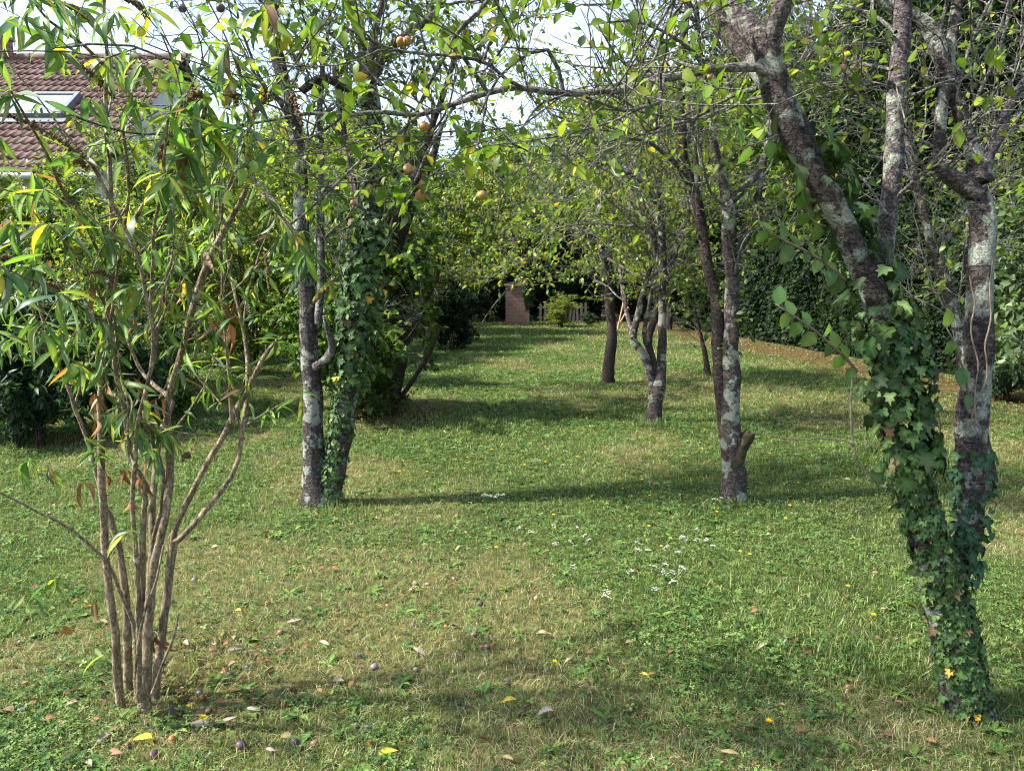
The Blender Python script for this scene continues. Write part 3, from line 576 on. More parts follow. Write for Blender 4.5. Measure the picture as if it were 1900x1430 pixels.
# ================================================================== 3.-7. the right hand row
t3, Y3, L3 = plum('grey plum tree with a sawn stub low on its lichen spotted trunk', (1360, 928), [
    ('trunk', 'bark_lichen', [(1361, 928, 18), (1364, 880, 20), (1357, 830, 20), (1354, 780, 20), (1355, 711, 18), (1358, 635, 15), (1358, 519, 13), (1354, 461, 13), (1352, 404, 13), (1348, 370, 11)]),
    ('trunk', 'bark_dark', [(1345, 800, 12), (1337, 720, 12), (1333, 640, 13), (1330, 580, 12), (1327, 545, 11), (1315, 500, 10), (1304, 435, 10), (1294, 377, 10), (1281, 338, 10), (1266, 296, 10), (1267, 240, 9), (1262, 170, 8), (1268, 80, 7), (1280, -20, 5)], (.0, .25)),
    ('stub', 'moss', [(1360, 880, 11), (1366, 852, 14), (1375, 830, 13), (1384, 815, 13), (1390, 807, 13), (1393, 802, 9)], (-.02, -.05), True),
    ('branch', 'bark', [(1348, 375, 9), (1345, 350, 9), (1338, 319, 8), (1326, 275, 7), (1318, 200, 6), (1300, 100, 5), (1290, 0, 4)], (0, -.2)),
    ('branch', 'bark_grey', [(1350, 378, 8), (1369, 361, 8), (1388, 340, 7), (1404, 319, 7), (1420, 285, 6), (1430, 220, 5), (1445, 140, 4), (1450, 40, 3)], (0, .3)),
    ('branch', 'bark_lichen', [(1362, 490, 7), (1374, 465, 8), (1388, 415, 8), (1404, 373, 7), (1414, 325, 7), (1420, 285, 6), (1440, 200, 5), (1470, 120, 3)], (0, .15)),
    ('branch', 'bark_grey', [(1285, 340, 4), (1240, 290, 4), (1190, 260, 3), (1130, 260, 2)], (.1, -.4)),
    ('branch', 'bark_grey', [(1296, 400, 4), (1292, 320, 4), (1292, 260, 3.5), (1300, 180, 3)], (.1, .0))],
    dict(n1=42, n2=300, n3=1300, nl=5200, l1=(.4, 1.1), l2=(.25, .65), l3=(.08, .3), size=(.035, .058), pal=LEAF_PLUM, t0=.5, pred=lambda P: P[:, :, 2].min(1) > 1.45, r1=.010), 300)
sb = px(1386, 801, Y3 - .06)                             # epicormic leaves on the lower stem
m = MB(); g = np.random.default_rng(5); q, tn = on_lines(np.stack([L3[0][0], L3[1][0]]), 170, .42, .95, g); q = q + g.normal(0, .09, q.shape); D, Nn = leaf_dirs(tn, 170, 1., .3, g)
scatter(m, T_ovate(.3, .3, .3), q, D, Nn, g.uniform(.035, .06, 170), 1., palette(170, *LEAF_MID, g=g)); m.build('stem_leaves', M['leaf'], t3)['kind'] = 'stuff'
t4, Y4, L4 = plum('multi stemmed plum tree splitting low into four slim crooked stems', (1212, 784), [
    ('trunk', 'bark_lichen', [(1212, 784, 11), (1214, 755, 13), (1218, 722, 13), (1225, 690, 9.5), (1228, 660, 8), (1229, 615, 8), (1229, 519, 7.5), (1228, 435, 7), (1225, 365, 8), (1224, 300, 7), (1222, 220, 6), (1228, 120, 4)]),
    ('trunk', 'bark_lichen', [(1212, 730, 8), (1204, 690, 7), (1192, 654, 7), (1175, 627, 6.5), (1181, 596, 6), (1192, 546, 5), (1204, 504, 4), (1215, 465, 3.5), (1205, 400, 3)], (0, -.2)),
    ('trunk', 'bark_dark', [(1214, 720, 9), (1211, 673, 8), (1203, 635, 7), (1215, 588, 6), (1224, 540, 5), (1220, 480, 4), (1210, 400, 3)], (0, .2)),
    ('branch', 'bark_grey', [(1198, 640, 4), (1196, 610, 4), (1207, 550, 3.5), (1217, 515, 3), (1222, 460, 2)], (0, -.3)),
    ('branch', 'bark_lichen', [(1230, 535, 5), (1238, 515, 6), (1254, 465, 5), (1269, 415, 5), (1281, 378, 4), (1295, 330, 3)], (0, .3)),
    ('branch', 'bark_grey', [(1226, 400, 5), (1205, 350, 5), (1180, 330, 4), (1140, 310, 3), (1090, 300, 2)], (0, -.4)),
    ('branch', 'twig', [(1262, 440, 2.5), (1220, 425, 2.2), (1150, 418, 2), (1080, 416, 1.6), (1030, 425, 1.2)], (0, -.5)),
    ('branch', 'bark_grey', [(1175, 627, 4), (1165, 590, 4), (1158, 550, 3.5), (1150, 500, 3)], (-.1, .5))],
    dict(n1=44, n2=320, n3=1500, nl=6500, l1=(.5, 1.5), l2=(.3, .8), l3=(.1, .35), size=(.04, .065), pal=LEAF_YEL, t0=.5, pred=lambda P: P[:, :, 2].min(1) > 1.35, r1=.012), 400)
t5, Y5, L5 = plum('single trunked plum tree farthest along the row, forking into a vase at head height', (1129, 710), [
    ('trunk', 'bark_dark', [(1129, 710, 9), (1130, 685, 10.5), (1132, 655, 10), (1136, 615, 9), (1133, 580, 9), (1129, 545, 9), (1128, 500, 9), (1127, 475, 8)]),
    ('branch', 'bark_lichen', [(1125, 500, 7), (1116, 460, 6), (1110, 420, 6), (1108, 380, 5), (1110, 320, 4), (1100, 240, 3)], (0, .3)),
    ('branch', 'bark', [(1128, 490, 7), (1131, 450, 6), (1138, 404, 5), (1134, 350, 4), (1140, 270, 3)], (0, -.3)),
    ('branch', 'bark', [(1130, 490, 7), (1142, 450, 6), (1160, 412, 5), (1175, 370, 4), (1190, 300, 3)], (0, .1)),
    ('branch', 'bark_grey', [(1132, 530, 3), (1090, 505, 3), (1050, 495, 2.5), (1000, 498, 2), (950, 530, 1.6), (910, 575, 1.2), (895, 600, 1)], (0, -1.2)),
    ('branch', 'bark_grey', [(1112, 440, 4), (1080, 430, 4), (1030, 425, 3), (970, 440, 2.5), (900, 480, 2), (850, 515, 1.2)], (0, -1.0)),
    ('branch', 'twig', [(1128, 480, 3), (1170, 505, 2.4), (1200, 520, 2), (1230, 540, 1.4)], (-.1, -.6))],
    dict(n1=50, n2=380, n3=1900, nl=11000, l1=(.7, 2.0), l2=(.4, 1.0), l3=(.15, .45), size=(.05, .085), pal=LEAF_YEL, t0=.35, up=(-.02, -.05, -.05), pred=lambda P: P[:, :, 2].min(1) > 1.5, r1=.014), 500)
t6, Y6, L6 = plum('slender dead looking sapling with a dark stump foot behind the stubbed plum', (1312, 697), [
    ('trunk', 'bark_dark', [(1312, 697, 5), (1311, 670, 5), (1306, 645, 4), (1298, 615, 3.5), (1288, 575, 3), (1275, 530, 2.5), (1262, 490, 2)])],
    dict(n1=14, n2=60, n3=220, nl=1500, l1=(.4, .9), l2=(.2, .5), l3=(.1, .3), size=(.05, .08), pal=LEAF_MID, t0=.2, pred=lambda P: P[:, :, 2].min(1) > .25, r1=.006), 600, 'sapling')
t7, Y7, L7 = plum('thin lichen crusted plum tree half hidden behind the right stem of the ivy tree', (1832, 905), [
    ('trunk', 'bark_lichen', [(1832, 905, 13), (1828, 860, 13), (1822, 810, 12), (1812, 750, 13), (1795, 690, 14), (1780, 620, 12), (1765, 560, 10), (1745, 500, 9), (1725, 440, 8), (1714, 400, 8), (1700, 340, 7), (1690, 290, 6), (1680, 240, 5)]),
    ('branch', 'bark_lichen', [(1784, 640, 8), (1795, 590, 7), (1800, 550, 6), (1792, 480, 5), (1796, 400, 4), (1806, 300, 3)], (0, .2)),
    ('branch', 'twig', [(1738, 478, 4), (1760, 440, 3.5), (1790, 400, 3), (1810, 370, 2)], (0, -.2)),
    ('branch', 'twig', [(1708, 370, 3), (1690, 330, 3), (1650, 300, 2.5), (1610, 290, 2)], (0, .2))],
    dict(n1=26, n2=170, n3=600, nl=1500, l1=(.4, 1.0), l2=(.2, .6), l3=(.1, .3), size=(.035, .055), pal=LEAF_PLUM, t0=.45, r1=.009), 700)
# the dark shrubby tree on the left, hazel-like suckers round its foot
t8, Y8, L8 = plum('dark leaning tree smothered in its own leafy suckers down to the ground', (715, 770), [
    ('trunk', 'bark_dark', [(716, 770, 17), (726, 730, 15), (738, 690, 13), (748, 640, 12), (748, 580, 10), (742, 520, 9), (738, 470, 8), (752, 420, 8), (775, 360, 7), (800, 300, 6), (820, 230, 4)]),
    ('branch', 'bark_dark', [(705, 772, 10), (690, 720, 8), (676, 660, 7), (668, 600, 6), (660, 500, 5), (650, 420, 4)], (0, .3)),
    ('branch', 'bark_dark', [(735, 600, 6), (715, 540, 6), (700, 480, 5), (690, 400, 4)], (0, .4)),
    ('branch', 'bark_dark', [(748, 630, 5), (775, 580, 4), (800, 540, 3.5), (815, 500, 3)], (0, -.3)),
    ('branch', 'bark_dark', [(700, 770, 6), (672, 715, 5), (655, 650, 4), (648, 580, 3)], (0, -.3)),
    ('branch', 'bark_dark', [(722, 765, 5), (770, 700, 4), (800, 650, 3), (815, 610, 2)], (0, -.4))],
    dict(n1=80, n2=460, n3=1700, nl=30000, l1=(.4, 1.2), l2=(.25, .7), l3=(.1, .3), size=(.055, .095), pal=LEAF_MID, t0=.08, pred=lambda P: (P[:, :, 2].min(1) > .12) & (P[:, :, 0].max(1) < -.85), droop=.45, tmpl=(T_ovate(.36, .2, .2), T_ovate(.38, .1, .4)), r1=.010), 800, 'shrubby_tree')

# ================================================================== butterfly bush, left foreground
bb_ = gp(255, 1316); Yb = bb_[1]
bu = thing('butterfly_bush', 'tall butterfly bush with tan canes, drooping long leaves and brown seed spikes', 'shrub', bb_)
CANES = [([(224, 1308, 14), (214, 1180, 12), (200, 1080, 12), (193, 1000, 11.5), (190, 900, 11), (188, 780, 10), (192, 680, 9), (200, 580, 9), (206, 500, 8), (206, 420, 7), (204, 300, 5), (200, 180, 4.5), (198, 80, 4), (190, -20, 3)], 0, -.25),
 ([(240, 1310, 14), (237, 1200, 13), (230, 1100, 11), (222, 1017, 9), (212, 985, 8), (202, 950, 8), (190, 930, 6), (172, 847, 5), (145, 773, 5), (118, 699, 5), (98, 650, 4), (70, 560, 4), (50, 460, 3)], .12, .0),
 ([(272, 1315, 16), (274, 1200, 16), (282, 1080, 14), (300, 990, 13), (312, 930, 12), (315, 814, 11), (313, 757, 10), (322, 700, 8), (337, 638, 8), (357, 564, 8), (377, 504, 8), (394, 470, 7.5), (421, 411, 7), (448, 364, 6.5), (458, 323, 5), (466, 260, 3)], -.05, -.1),
 ([(262, 1312, 13), (268, 1180, 12), (277, 1080, 10), (283, 942, 10), (290, 834, 9), (303, 790, 8), (318, 745, 7), (270, 700, 5), (240, 640, 4), (215, 560, 4)], -.1, .3),
 ([(288, 1295, 14), (300, 1180, 13), (312, 1080, 13), (322, 1005, 13), (322, 985, 9), (337, 950, 9), (374, 874, 9), (414, 810, 8.5), (440, 760, 8), (465, 712, 8), (495, 652, 5), (512, 628, 3)], 0, .2),
 ([(324, 1008, 9), (350, 985, 8.5), (380, 950, 8), (411, 908, 7), (438, 857, 6), (455, 756, 6), (458, 659, 5), (448, 590, 4), (430, 520, 3), (405, 420, 2.5)], .02, .4),
 ([(430, 784, 5), (424, 700, 5), (418, 622, 4.5), (411, 483, 4), (405, 360, 3), (395, 240, 2)], .1, .1),
 ([(264, 1300, 9), (262, 1150, 8), (266, 1000, 8), (266, 901, 7), (242, 847, 6.5), (232, 773, 6), (215, 689, 6), (207, 620, 5), (180, 540, 4), (140, 470, 3), (100, 420, 3)], .1, -.35),
 ([(256, 1290, 7), (250, 1180, 6), (232, 1118, 5), (208, 1060, 4.5), (185, 1027, 4), (135, 980, 3.5), (67, 950, 3), (0, 915, 2.5), (-60, 900, 2)], -.05, -.4),
 ([(258, 1300, 8), (258, 1180, 7), (252, 1050, 6), (247, 930, 6), (250, 840, 5.5), (262, 760, 5), (285, 640, 5), (272, 560, 5), (256, 480, 5), (236, 434, 5), (210, 380, 4.5), (162, 296, 4), (150, 285, 3)], -.15, -.5),
 ([(236, 440, 5), (255, 395, 5), (283, 360, 4.5), (312, 330, 4.5), (337, 300, 4), (350, 276, 3.5), (365, 230, 3), (372, 190, 2)], -.3, -.55),
 ([(285, 1000, 6), (300, 930, 5.5), (302, 870, 5.5), (270, 790, 5), (268, 730, 5), (290, 640, 5), (280, 600, 5), (282, 540, 4.5), (288, 430, 4), (300, 330, 3.5), (310, 220, 3)], 0, -.6),
 ([(222, 215, 4), (240, 330, 4), (232, 420, 4), (215, 520, 4), (206, 600, 4)], -.3, -.2),
 ([(188, 480, 4), (160, 420, 4), (118, 357, 4), (85, 290, 3.5), (50, 220, 3), (20, 170, 2.5)], -.2, -.6),
 ([(200, 600, 4), (130, 555, 3.5), (70, 520, 3), (0, 500, 2.5)], -.2, -.7),
 ([(195, 700, 4), (130, 665, 3.5), (60, 640, 3), (-20, 610, 2.5)], -.1, -.7),
 ([(200, 130, 4), (150, 80, 3.5), (95, 40, 3), (60, 0, 2.5), (30, -60, 2)], -.3, -.8),
 ([(192, 720, 6), (230, 745, 5), (262, 770, 5), (300, 800, 5)], -.02, -.1),
 ([(411, 411, 3), (440, 300, 3), (480, 200, 2.5), (540, 130, 2.2), (590, 60, 2), (640, -10, 1.6)], -.1, -.6),
 ([(458, 330, 3), (500, 380, 2.5), (540, 430, 2), (560, 480, 1.5)], 0, -.2),
 ([(250, 1250, 4), (262, 1150, 3.6), (290, 1080, 3), (302, 1010, 2.6)], -.2, -.2), ([(280, 1290, 4), (305, 1230, 3.4), (322, 1180, 3), (334, 1140, 2.2)], -.12, -.2)]
cp = []
for i, (s, d0, d1) in enumerate(CANES):
    s = [(x_, y_, h_ * (.60 if h_ > 8 else .72)) for x_, y_, h_ in s]; cp.append(add_limb('cane', M['cane'], bu, s, Yb + d0 if i not in (5, 6) else Yb + d0, Yb + d1, 9, .05, 900 + i))
g = np.random.default_rng(12)
CP = np.stack([a for a, b in cp]); CR = np.stack([b for a, b in cp])
hi = lambda P: (P[:, :, 2].min(1) > .55)
S1, SR1 = keep(*grow(CP, CR, 92, .36, 1., (.15, .5), (.4, 1.0), 7, .10, .03, .6, .004, .0018, g, .7), 1.5, lambda P: (P[:, :, 2].min(1) > 1.0) & (P[:, :, 0].max(1) < -.62))
m = MB(); m.add(*tubes(S1, SR1, 6)); m.build('side_shoots', M['cane'], bu)['kind'] = 'stuff'
LB = [T_lance(.085, .35, .5, 0), T_lance(.078, .5, .95, .5), T_lance(.10, .3, 1.4, -.5), T_lance(.08, .5, .2, .3), T_lance(.07, .9, 1.1, .8)]
PALB = ([(.085, .16, .04), (.125, .20, .04), (.18, .235, .045), (.16, .215, .135), (.06, .115, .055), (.42, .36, .05), (.19, .10, .045)], [5, 5, 4, 4, 4, .8, .6])
lm = MB()
def leaf_node(p, tan, n, size, pal=PALB):
    for k in range(n):
        a = g.uniform(0, 6.283); out = np.array([math.cos(a), math.sin(a), 0]); D = out * g.uniform(.5, 1.1) + tan * .35 + np.array([0, 0, g.uniform(-1.5, .1)])
        scatter(lm, LB[g.integers(0, 5)], (p + g.normal(0, .006, 3))[None], D[None], (np.array([0, 0, 1.]) + out * -.3 + g.normal(0, .35, 3))[None], g.uniform(size[0], size[1], 1), g.uniform(.75, 1.2, 1), palette(1, *pal, g=g))
for P_ in S1:
    for t in (.35, .6, .8): k = int(t * 6); leaf_node(P_[k], nrm(P_[k + 1] - P_[k]), 2, (.06, .12))
    leaf_node(P_[-1], nrm(P_[-1] - P_[-2]), 4, (.06, .13))
for P_, s in zip(CP, CANES):
    for k in range(10):
        if P_[k, 2] < .95: continue
        w = .8 if P_[k, 2] > 1.35 else .4
        if g.random() < w: leaf_node(P_[k] + (P_[min(k + 1, 9)] - P_[k]) * g.random(), nrm(P_[min(k + 1, 9)] - P_[max(k - 1, 0)]), 2, (.07, .14))
    if P_[-1, 2] > .9: leaf_node(P_[-1], nrm(P_[-1] - P_[-2]), 6, (.08, .15))
# clusters the photograph shows: (pixel, count, depth)
for (x, y, n, dz) in [(45, 40, 7, -.5), (95, 90, 9, -.6), (130, 20, 6, -.4), (210, 30, 8, -.4), (205, 110, 7, -.4), (265, 120, 6, -.5), (165, 190, 5, -.5), (250, 190, 8, -.4), (350, 240, 10, -.5), (345, 290, 10, -.5), (300, 330, 8, -.5), (455, 250, 8, -.2), (520, 270, 8, -.3), (490, 20, 8, -.5), (580, 40, 4, -.5), (560, 440, 9, 0), (550, 500, 7, 0), (60, 330, 8, -.4), (150, 400, 8, -.3), (30, 420, 7, -.5), (90, 440, 6, -.3), (210, 450, 7, -.3), (60, 500, 9, -.5), (20, 560, 8, -.6), (70, 600, 8, -.5), (150, 680, 8, -.2), (160, 560, 7, -.3), (120, 620, 8, -.3), (250, 540, 8, -.3), (300, 560, 8, -.3), (270, 620, 6, -.2), (330, 700, 5, -.1), (340, 800, 3, -.2), (250, 790, 3, -.2), (385, 570, 4, 0), (235, 1000, 5, -.35), (60, 860, 7, -.2), (90, 880, 5, -.2), (95, 1085, 7, -.3), (60, 1110, 5, -.3), (190, 1230, 4, -.15), (150, 1130, 3, -.3), (170, 850, 6, -.2), (160, 820, 4, -.2), (20, 640, 5, -.4), (430, 210, 5, -.3)]:
    leaf_node(px(x + g.normal(0, 5), y - 8, Yb + dz), np.array([g.normal(0, .4), g.normal(0, .3), .3]), n, (.075, .14) if y < 800 else (.06, .11))
lm.build('leaves', M['leaf'], bu)['kind'] = 'stuff'
lm = MB()                                              # withered brown leaves hanging on the canes
for (x, y) in [(240, 540), (238, 590), (285, 545), (235, 700), (175, 730), (170, 780), (230, 800), (225, 870), (245, 740), (340, 520), (430, 600), (400, 590), (295, 740), (150, 895), (275, 830), (165, 1115), (120, 1160), (260, 880), (430, 560), (290, 1180), (248, 930), (190, 880)]:
    for k in range(3): scatter(lm, T_lance(.13, .8, .6, 1.), px(x + g.normal(0, 6), y, Yb - .05 + g.normal(0, .1))[None], np.array([[g.normal(0, .3), g.normal(0, .3), -1.]]), g.normal(0, 1, (1, 3)), g.uniform(.05, .11, 1), .8, palette(1, [(.17, .08, .035), (.24, .14, .07), (.3, .12, .05)], [3, 2, 1], g=g))
lm.build('withered_leaves', M['dry'], bu)['kind'] = 'stuff'
OCT = np.array([(1, 0, 0), (-1, 0, 0), (0, 1, 0), (0, -1, 0), (0, 0, 1), (0, 0, -1.)]); OF = np.array([[0, 2, 4], [2, 1, 4], [1, 3, 4], [3, 0, 4], [2, 0, 5], [1, 2, 5], [3, 1, 5], [0, 3, 5]])
for (x0, y0, x1, y1, r, dz) in [(158, 294, 8, 210, 11, -.5), (206, 178, 136, 114, 10, -.4), (161, 313, 136, 303, 5, -.5), (318, 254, 292, 302, 7, -.5), (112, 536, 55, 529, 6, -.4), (209, 517, 170, 506, 7, -.3), (40, 490, -8, 482, 7, -.5), (618, 525, 570, 582, 5, .1), (275, 32, 234, 2, 7, -.4), (160, 38, 113, 8, 6, -.4), (374, 178, 350, 190, 10, -.5), (440, 190, 425, 180, 8, -.5), (500, 180, 470, 215, 8, -.4), (352, 845, 338, 856, 7, -.1), (492, 470, 500, 540, 4, .2), (540, 175, 560, 235, 7, -.2), (445, 140, 440, 110, 5, -.3)]:
    a, b = px(x0, y0, Yb + dz), px(x1, y1, Yb + dz - .05); t = np.linspace(0, 1, 10)[:, None]; ax = a * (1 - t) + b * t + np.c_[0 * t, 0 * t, .012 * np.sin(t * 3)]
    m = MB().add(*tubes(ax, np.linspace(.004, .0015, 10), 6)); n = int(90 + 5000 * np.linalg.norm(b - a) ** 1.4 / 10); tt = g.random(n) ** .9
    c = np.stack([np.interp(tt * 9, np.arange(10), ax[:, i]) for i in range(3)], 1); rad = r * (Yb + dz) / FPX * (1 - .75 * tt) + .002
    c = c + nrm(g.normal(0, 1, (n, 3))) * (rad * g.uniform(.3, 1, n))[:, None]; sz = g.uniform(.0022, .0045, n)[:, None, None]
    V = c[:, None] + OCT[None] * sz * g.uniform(.6, 1.6, (n, 1, 3)); m.add(V.reshape(-1, 3), (OF[None] + (np.arange(n) * 6)[:, None, None]).reshape(-1, 3)); m.build('seed_spike', M['brown'], bu)

# ================================================================== small things in the lawn
_o1 = 'first second third fourth fifth sixth seventh eighth ninth tenth eleventh twelfth thirteenth fourteenth fifteenth sixteenth seventeenth eighteenth nineteenth'.split()
ORD = ['closest'] + [w + ' closest' for w in _o1[1:]] + [tens + ('ieth' if k < 0 else 'y-' + _o1[k]) + ' closest' for tens in ('twent', 'thirt', 'fort') for k in range(-1, 9)]
MARKS = [('the butterfly bush foot', gp(255, 1316)), ('the ivy tree foot', gp(1790, 1312)), ('the twin stemmed plum foot', gp(600, 932)), ('the stubbed plum foot', gp(1360, 928)), ('the multi stemmed plum foot', gp(1212, 784)), ('the single trunked plum foot', gp(1129, 710))]
def rank_labels(items, fmt):
    """items: [(key, point)] -> a label that names the closest landmark and the rank of the item near it among its own kind"""
    own = []
    for key, p in items:
        d = [np.linalg.norm(p[:2] - q[:2]) for _, q in MARKS]; own.append((key, int(np.argmin(d)), min(d)))
    return [fmt(key).format(ORD[sum(1 for o in own if o[0] == key and o[1] == w and o[2] < d)] + ' of them to ' + MARKS[w][0]) for key, w, d in own]
g = np.random.default_rng(99)
YEL = [(947, 758), (932, 822), (912, 832), (867, 845), (845, 849), (1011, 830), (983, 823), (1012, 857), (973, 861), (792, 872), (741, 871), (861, 867), (1071, 850), (1152, 888), (1191, 890), (1155, 906), (1205, 919), (1027, 953), (1028, 979), (920, 1016), (1204, 973), (1244, 994), (1227, 1010), (1029, 1229), (1373, 1022), (1391, 1028), (1458, 962), (1573, 1092), (1620, 1144), (1426, 1342), (1330, 950), (353, 1313), (376, 1335), (1294, 872), (1428, 842), (1481, 894), (1302, 834), (1465, 937), (398, 740), (870, 700)]
pts = [gp(*p, z=.05) for p in YEL]; labs = rank_labels([('y', p) for p in pts], lambda k: 'small yellow lawn flower, {}')
for p, lb in zip(pts, labs):
    h = p[2] + gz(p[0], p[1]); base = np.array([p[0], p[1], gz(p[0], p[1])]); t = thing('yellow_flower', lb, 'flower', base, 'yellow flowers in the lawn'); top = base + [0, 0, .05]
    MB().add(*tubes(np.array([base - [0, 0, .01], base + [.003, 0, .025], top]), np.array([.0016, .0014, .0014]), 5), (.07, .13, .03)).build('stem', M['grass'], t)
    m = MB(); n = 16; a = np.arange(n) * 6.283 / n * 1.0 + g.normal(0, .1, n); s = g.uniform(.011, .016) * max(1, (p[1] / 5) ** .5)
    scatter(m, T_diamond(.2, .05), np.tile(top, (n, 1)), np.c_[np.cos(a), np.sin(a), .35 + .4 * (np.arange(n) % 2)], np.c_[-np.cos(a), -np.sin(a), np.ones(n)], s, 1.2, np.tile([.78, .52, .01], (n, 1))); m.build('petals', M['petal'], t)
WHI = [(966, 980), (985, 987), (1027, 974), (1059, 1002), (1086, 997), (1027, 1010), (1064, 1056), (1181, 1024), (1206, 1027), (1236, 1016), (1214, 1049), (1233, 1051), (1246, 1068), (1265, 1064), (1169, 1070), (1233, 1073), (1127, 1100), (1125, 1110), (1219, 1106), (1243, 1097), (1258, 1022), (1265, 1004), (1182, 1004), (899, 918), (911, 918), (923, 921), (935, 920), (923, 928), (888, 911), (871, 896), (992, 856), (1002, 857), (1014, 840), (1051, 844), (1048, 871), (1098, 898), (1127, 899), (1039, 879), (1199, 896), (1216, 897), (1236, 904), (1068, 901), (874, 839), (845, 830), (1293, 982), (1268, 994), (1312, 1007), (1319, 1012), (1294, 1006), (1267, 1065), (1425, 994), (1327, 934), (1339, 926), (1075, 985), (1088, 1004)]
pts = [gp(*p, z=.09) for p in WHI]; labs = rank_labels([('w', p) for p in pts], lambda k: 'white umbel flower head, {}')
for p, lb in zip(pts, labs):
    base = np.array([p[0], p[1], gz(p[0], p[1])]); t = thing('white_flower', lb, 'flower', base, 'white umbel flowers in the lawn'); H = g.uniform(.07, .11); top = base + [g.normal(0, .008), g.normal(0, .008), H]
    m = MB().add(*tubes(np.array([base - [0, 0, .01], (base + top) / 2 + [.004, 0, 0], top]), np.array([.0016, .0014, .0012]), 5), (.09, .14, .04)); hd = MB(); R_ = g.uniform(.010, .025); tl = g.uniform(0, .7); ta = g.uniform(0, 6.28)
    for k in range(14):
        a = k * 2.4; rr = R_ * math.sqrt((k + .5) / 14); e = top + [rr * math.cos(a) + g.normal(0, .002), rr * math.sin(a) + g.normal(0, .002), .018 - rr * .25 + rr * tl * math.cos(a - ta) + g.normal(0, .003)]
        m.add(*tubes(np.array([top, (top + e) / 2, e]), np.array([.0008, .0007, .0006]), 3), (.09, .14, .04)); n = 6; b = np.arange(n) * 1.047 + g.random()
        scatter(hd, T_diamond(.38, .02), np.tile(e, (n, 1)), np.c_[np.cos(b), np.sin(b), np.full(n, .25)], np.tile([0, 0, 1.], (n, 1)), g.uniform(.0035, .006, n), 1., np.tile(np.array([.62, .64, .57]) * g.uniform(.7, 1.1), (n, 1)))
    m.build('stem', M['grass'], t); hd.build('flower_head', M['petal'], t)
COLS = {'orange': (.40, .17, .045), 'purple': (.09, .05, .07), 'pink': (.27, .13, .10), 'grey blue': (.11, .105, .125), 'pale green': (.2, .22, .10), 'lilac': (.19, .15, .165), 'brown': (.14, .07, .04), 'tan': (.45, .35, .2)}
PL = [(319, 1364, 'orange', 9), (284, 1393, 'purple', 10), (446, 1376, 'purple', 12), (582, 1371, 'pink', 8), (546, 1368, 'purple', 9), (370, 1283, 'grey blue', 8), (374, 1291, 'orange', 8), (332, 1291, 'orange', 6), (427, 1248, 'purple', 7), (459, 1235, 'grey blue', 7), (520, 1169, 'pink', 7), (491, 1182, 'pink', 6), (413, 1174, 'orange', 5), (496, 1118, 'orange', 6), (536, 1134, 'pink', 5), (333, 1166, 'lilac', 6), (360, 1071, 'lilac', 6), (318, 1112, 'grey blue', 6), (525, 1300, 'orange', 6), (36, 1182, 'lilac', 5), (39, 1310, 'lilac', 8), (317, 1314, 'purple', 9), (386, 1314, 'brown', 8), (719, 1117, 'orange', 5), (827, 1154, 'orange', 5), (878, 1169, 'tan', 6), (893, 1195, 'pink', 6), (903, 1194, 'pink', 6), (866, 984, 'pink', 5), (900, 995, 'brown', 5), (768, 1152, 'purple', 6), (995, 1105, 'tan', 5), (891, 1112, 'purple', 7), (940, 1258, 'grey blue', 8), (660, 1337, 'grey blue', 6), (680, 1343, 'lilac', 7), (686, 1372, 'orange', 8), (770, 1076, 'pale green', 6), (842, 1066, 'pink', 5), (733, 962, 'pink', 5), (694, 1231, 'lilac', 9), (771, 1235, 'lilac', 6), (665, 1210, 'lilac', 6), (1575, 1265, 'brown', 9), (236, 1376, 'brown', 8)]
pts = [gp(p[0], p[1], z=.03) for p in PL]; labs = rank_labels([(p[2], q) for p, q in zip(PL, pts)], lambda k: k + ' fallen plum in the grass, {}')
for (x, y, c, r), p, lb in zip(PL, pts, labs):
    rad = max(.010, .9 * r * p[1] / FPX / .98); q = np.array([p[0], p[1], gz(p[0], p[1]) + .002 + rad * .5]); o = MB().add(*ball(q, rad, COLS[c], g, g.uniform(.82, .96))).build('fallen_plum', M['plum'], loc=tuple(q)); tag(o, lb, 'plum', 'fallen plums in the grass')
FL = [(275, 1370, 'yellow'), (440, 1138, 'yellow'), (160, 1415, 'grey'), (93, 1338, 'brown'), (175, 1340, 'brown'), (622, 1262, 'grey'), (440, 1204, 'grey'), (420, 1195, 'brown'), (545, 1155, 'grey'), (1415, 1197, 'grey'), (1456, 1188, 'grey'), (1500, 1208, 'brown'), (1400, 1418, 'brown'), (1010, 1176, 'tan'), (1008, 1326, 'grey'), (780, 1208, 'grey'), (943, 1305, 'yellow'), (1208, 1251, 'brown'), (1092, 1208, 'brown'), (1056, 1222, 'tan'), (470, 1317, 'grey'), (420, 1338, 'grey'), (190, 1372, 'grey'), (500, 1392, 'grey'), (1640, 1131, 'tan'), (1555, 1048, 'brown'), (850, 1015, 'tan'), (1400, 1136, 'brown'), (940, 1412, 'tan'), (345, 1196, 'grey'), (600, 1195, 'grey'), (260, 1372, 'yellow'), (1690, 1120, 'yellow'), (340, 1318, 'grey'), (375, 1345, 'grey'), (452, 1265, 'brown'), (620, 1055, 'brown'), (595, 1055, 'brown'), (1170, 1190, 'tan'), (1245, 1208, 'brown'), (720, 1400, 'yellow'), (1355, 1398, 'tan'), (1487, 1357, 'brown'), (1725, 1365, 'brown'), (765, 1090, 'tan'), (1200, 1252, 'yellow')]
FC = {'yellow': (.55, .40, .04), 'grey': (.24, .205, .16), 'brown': (.22, .11, .05), 'tan': (.33, .25, .13)}
pts = [gp(p[0], p[1], z=.025) for p in FL]; labs = rank_labels([(p[2], q) for p, q in zip(FL, pts)], lambda k: k + ' fallen leaf on the lawn, {}')
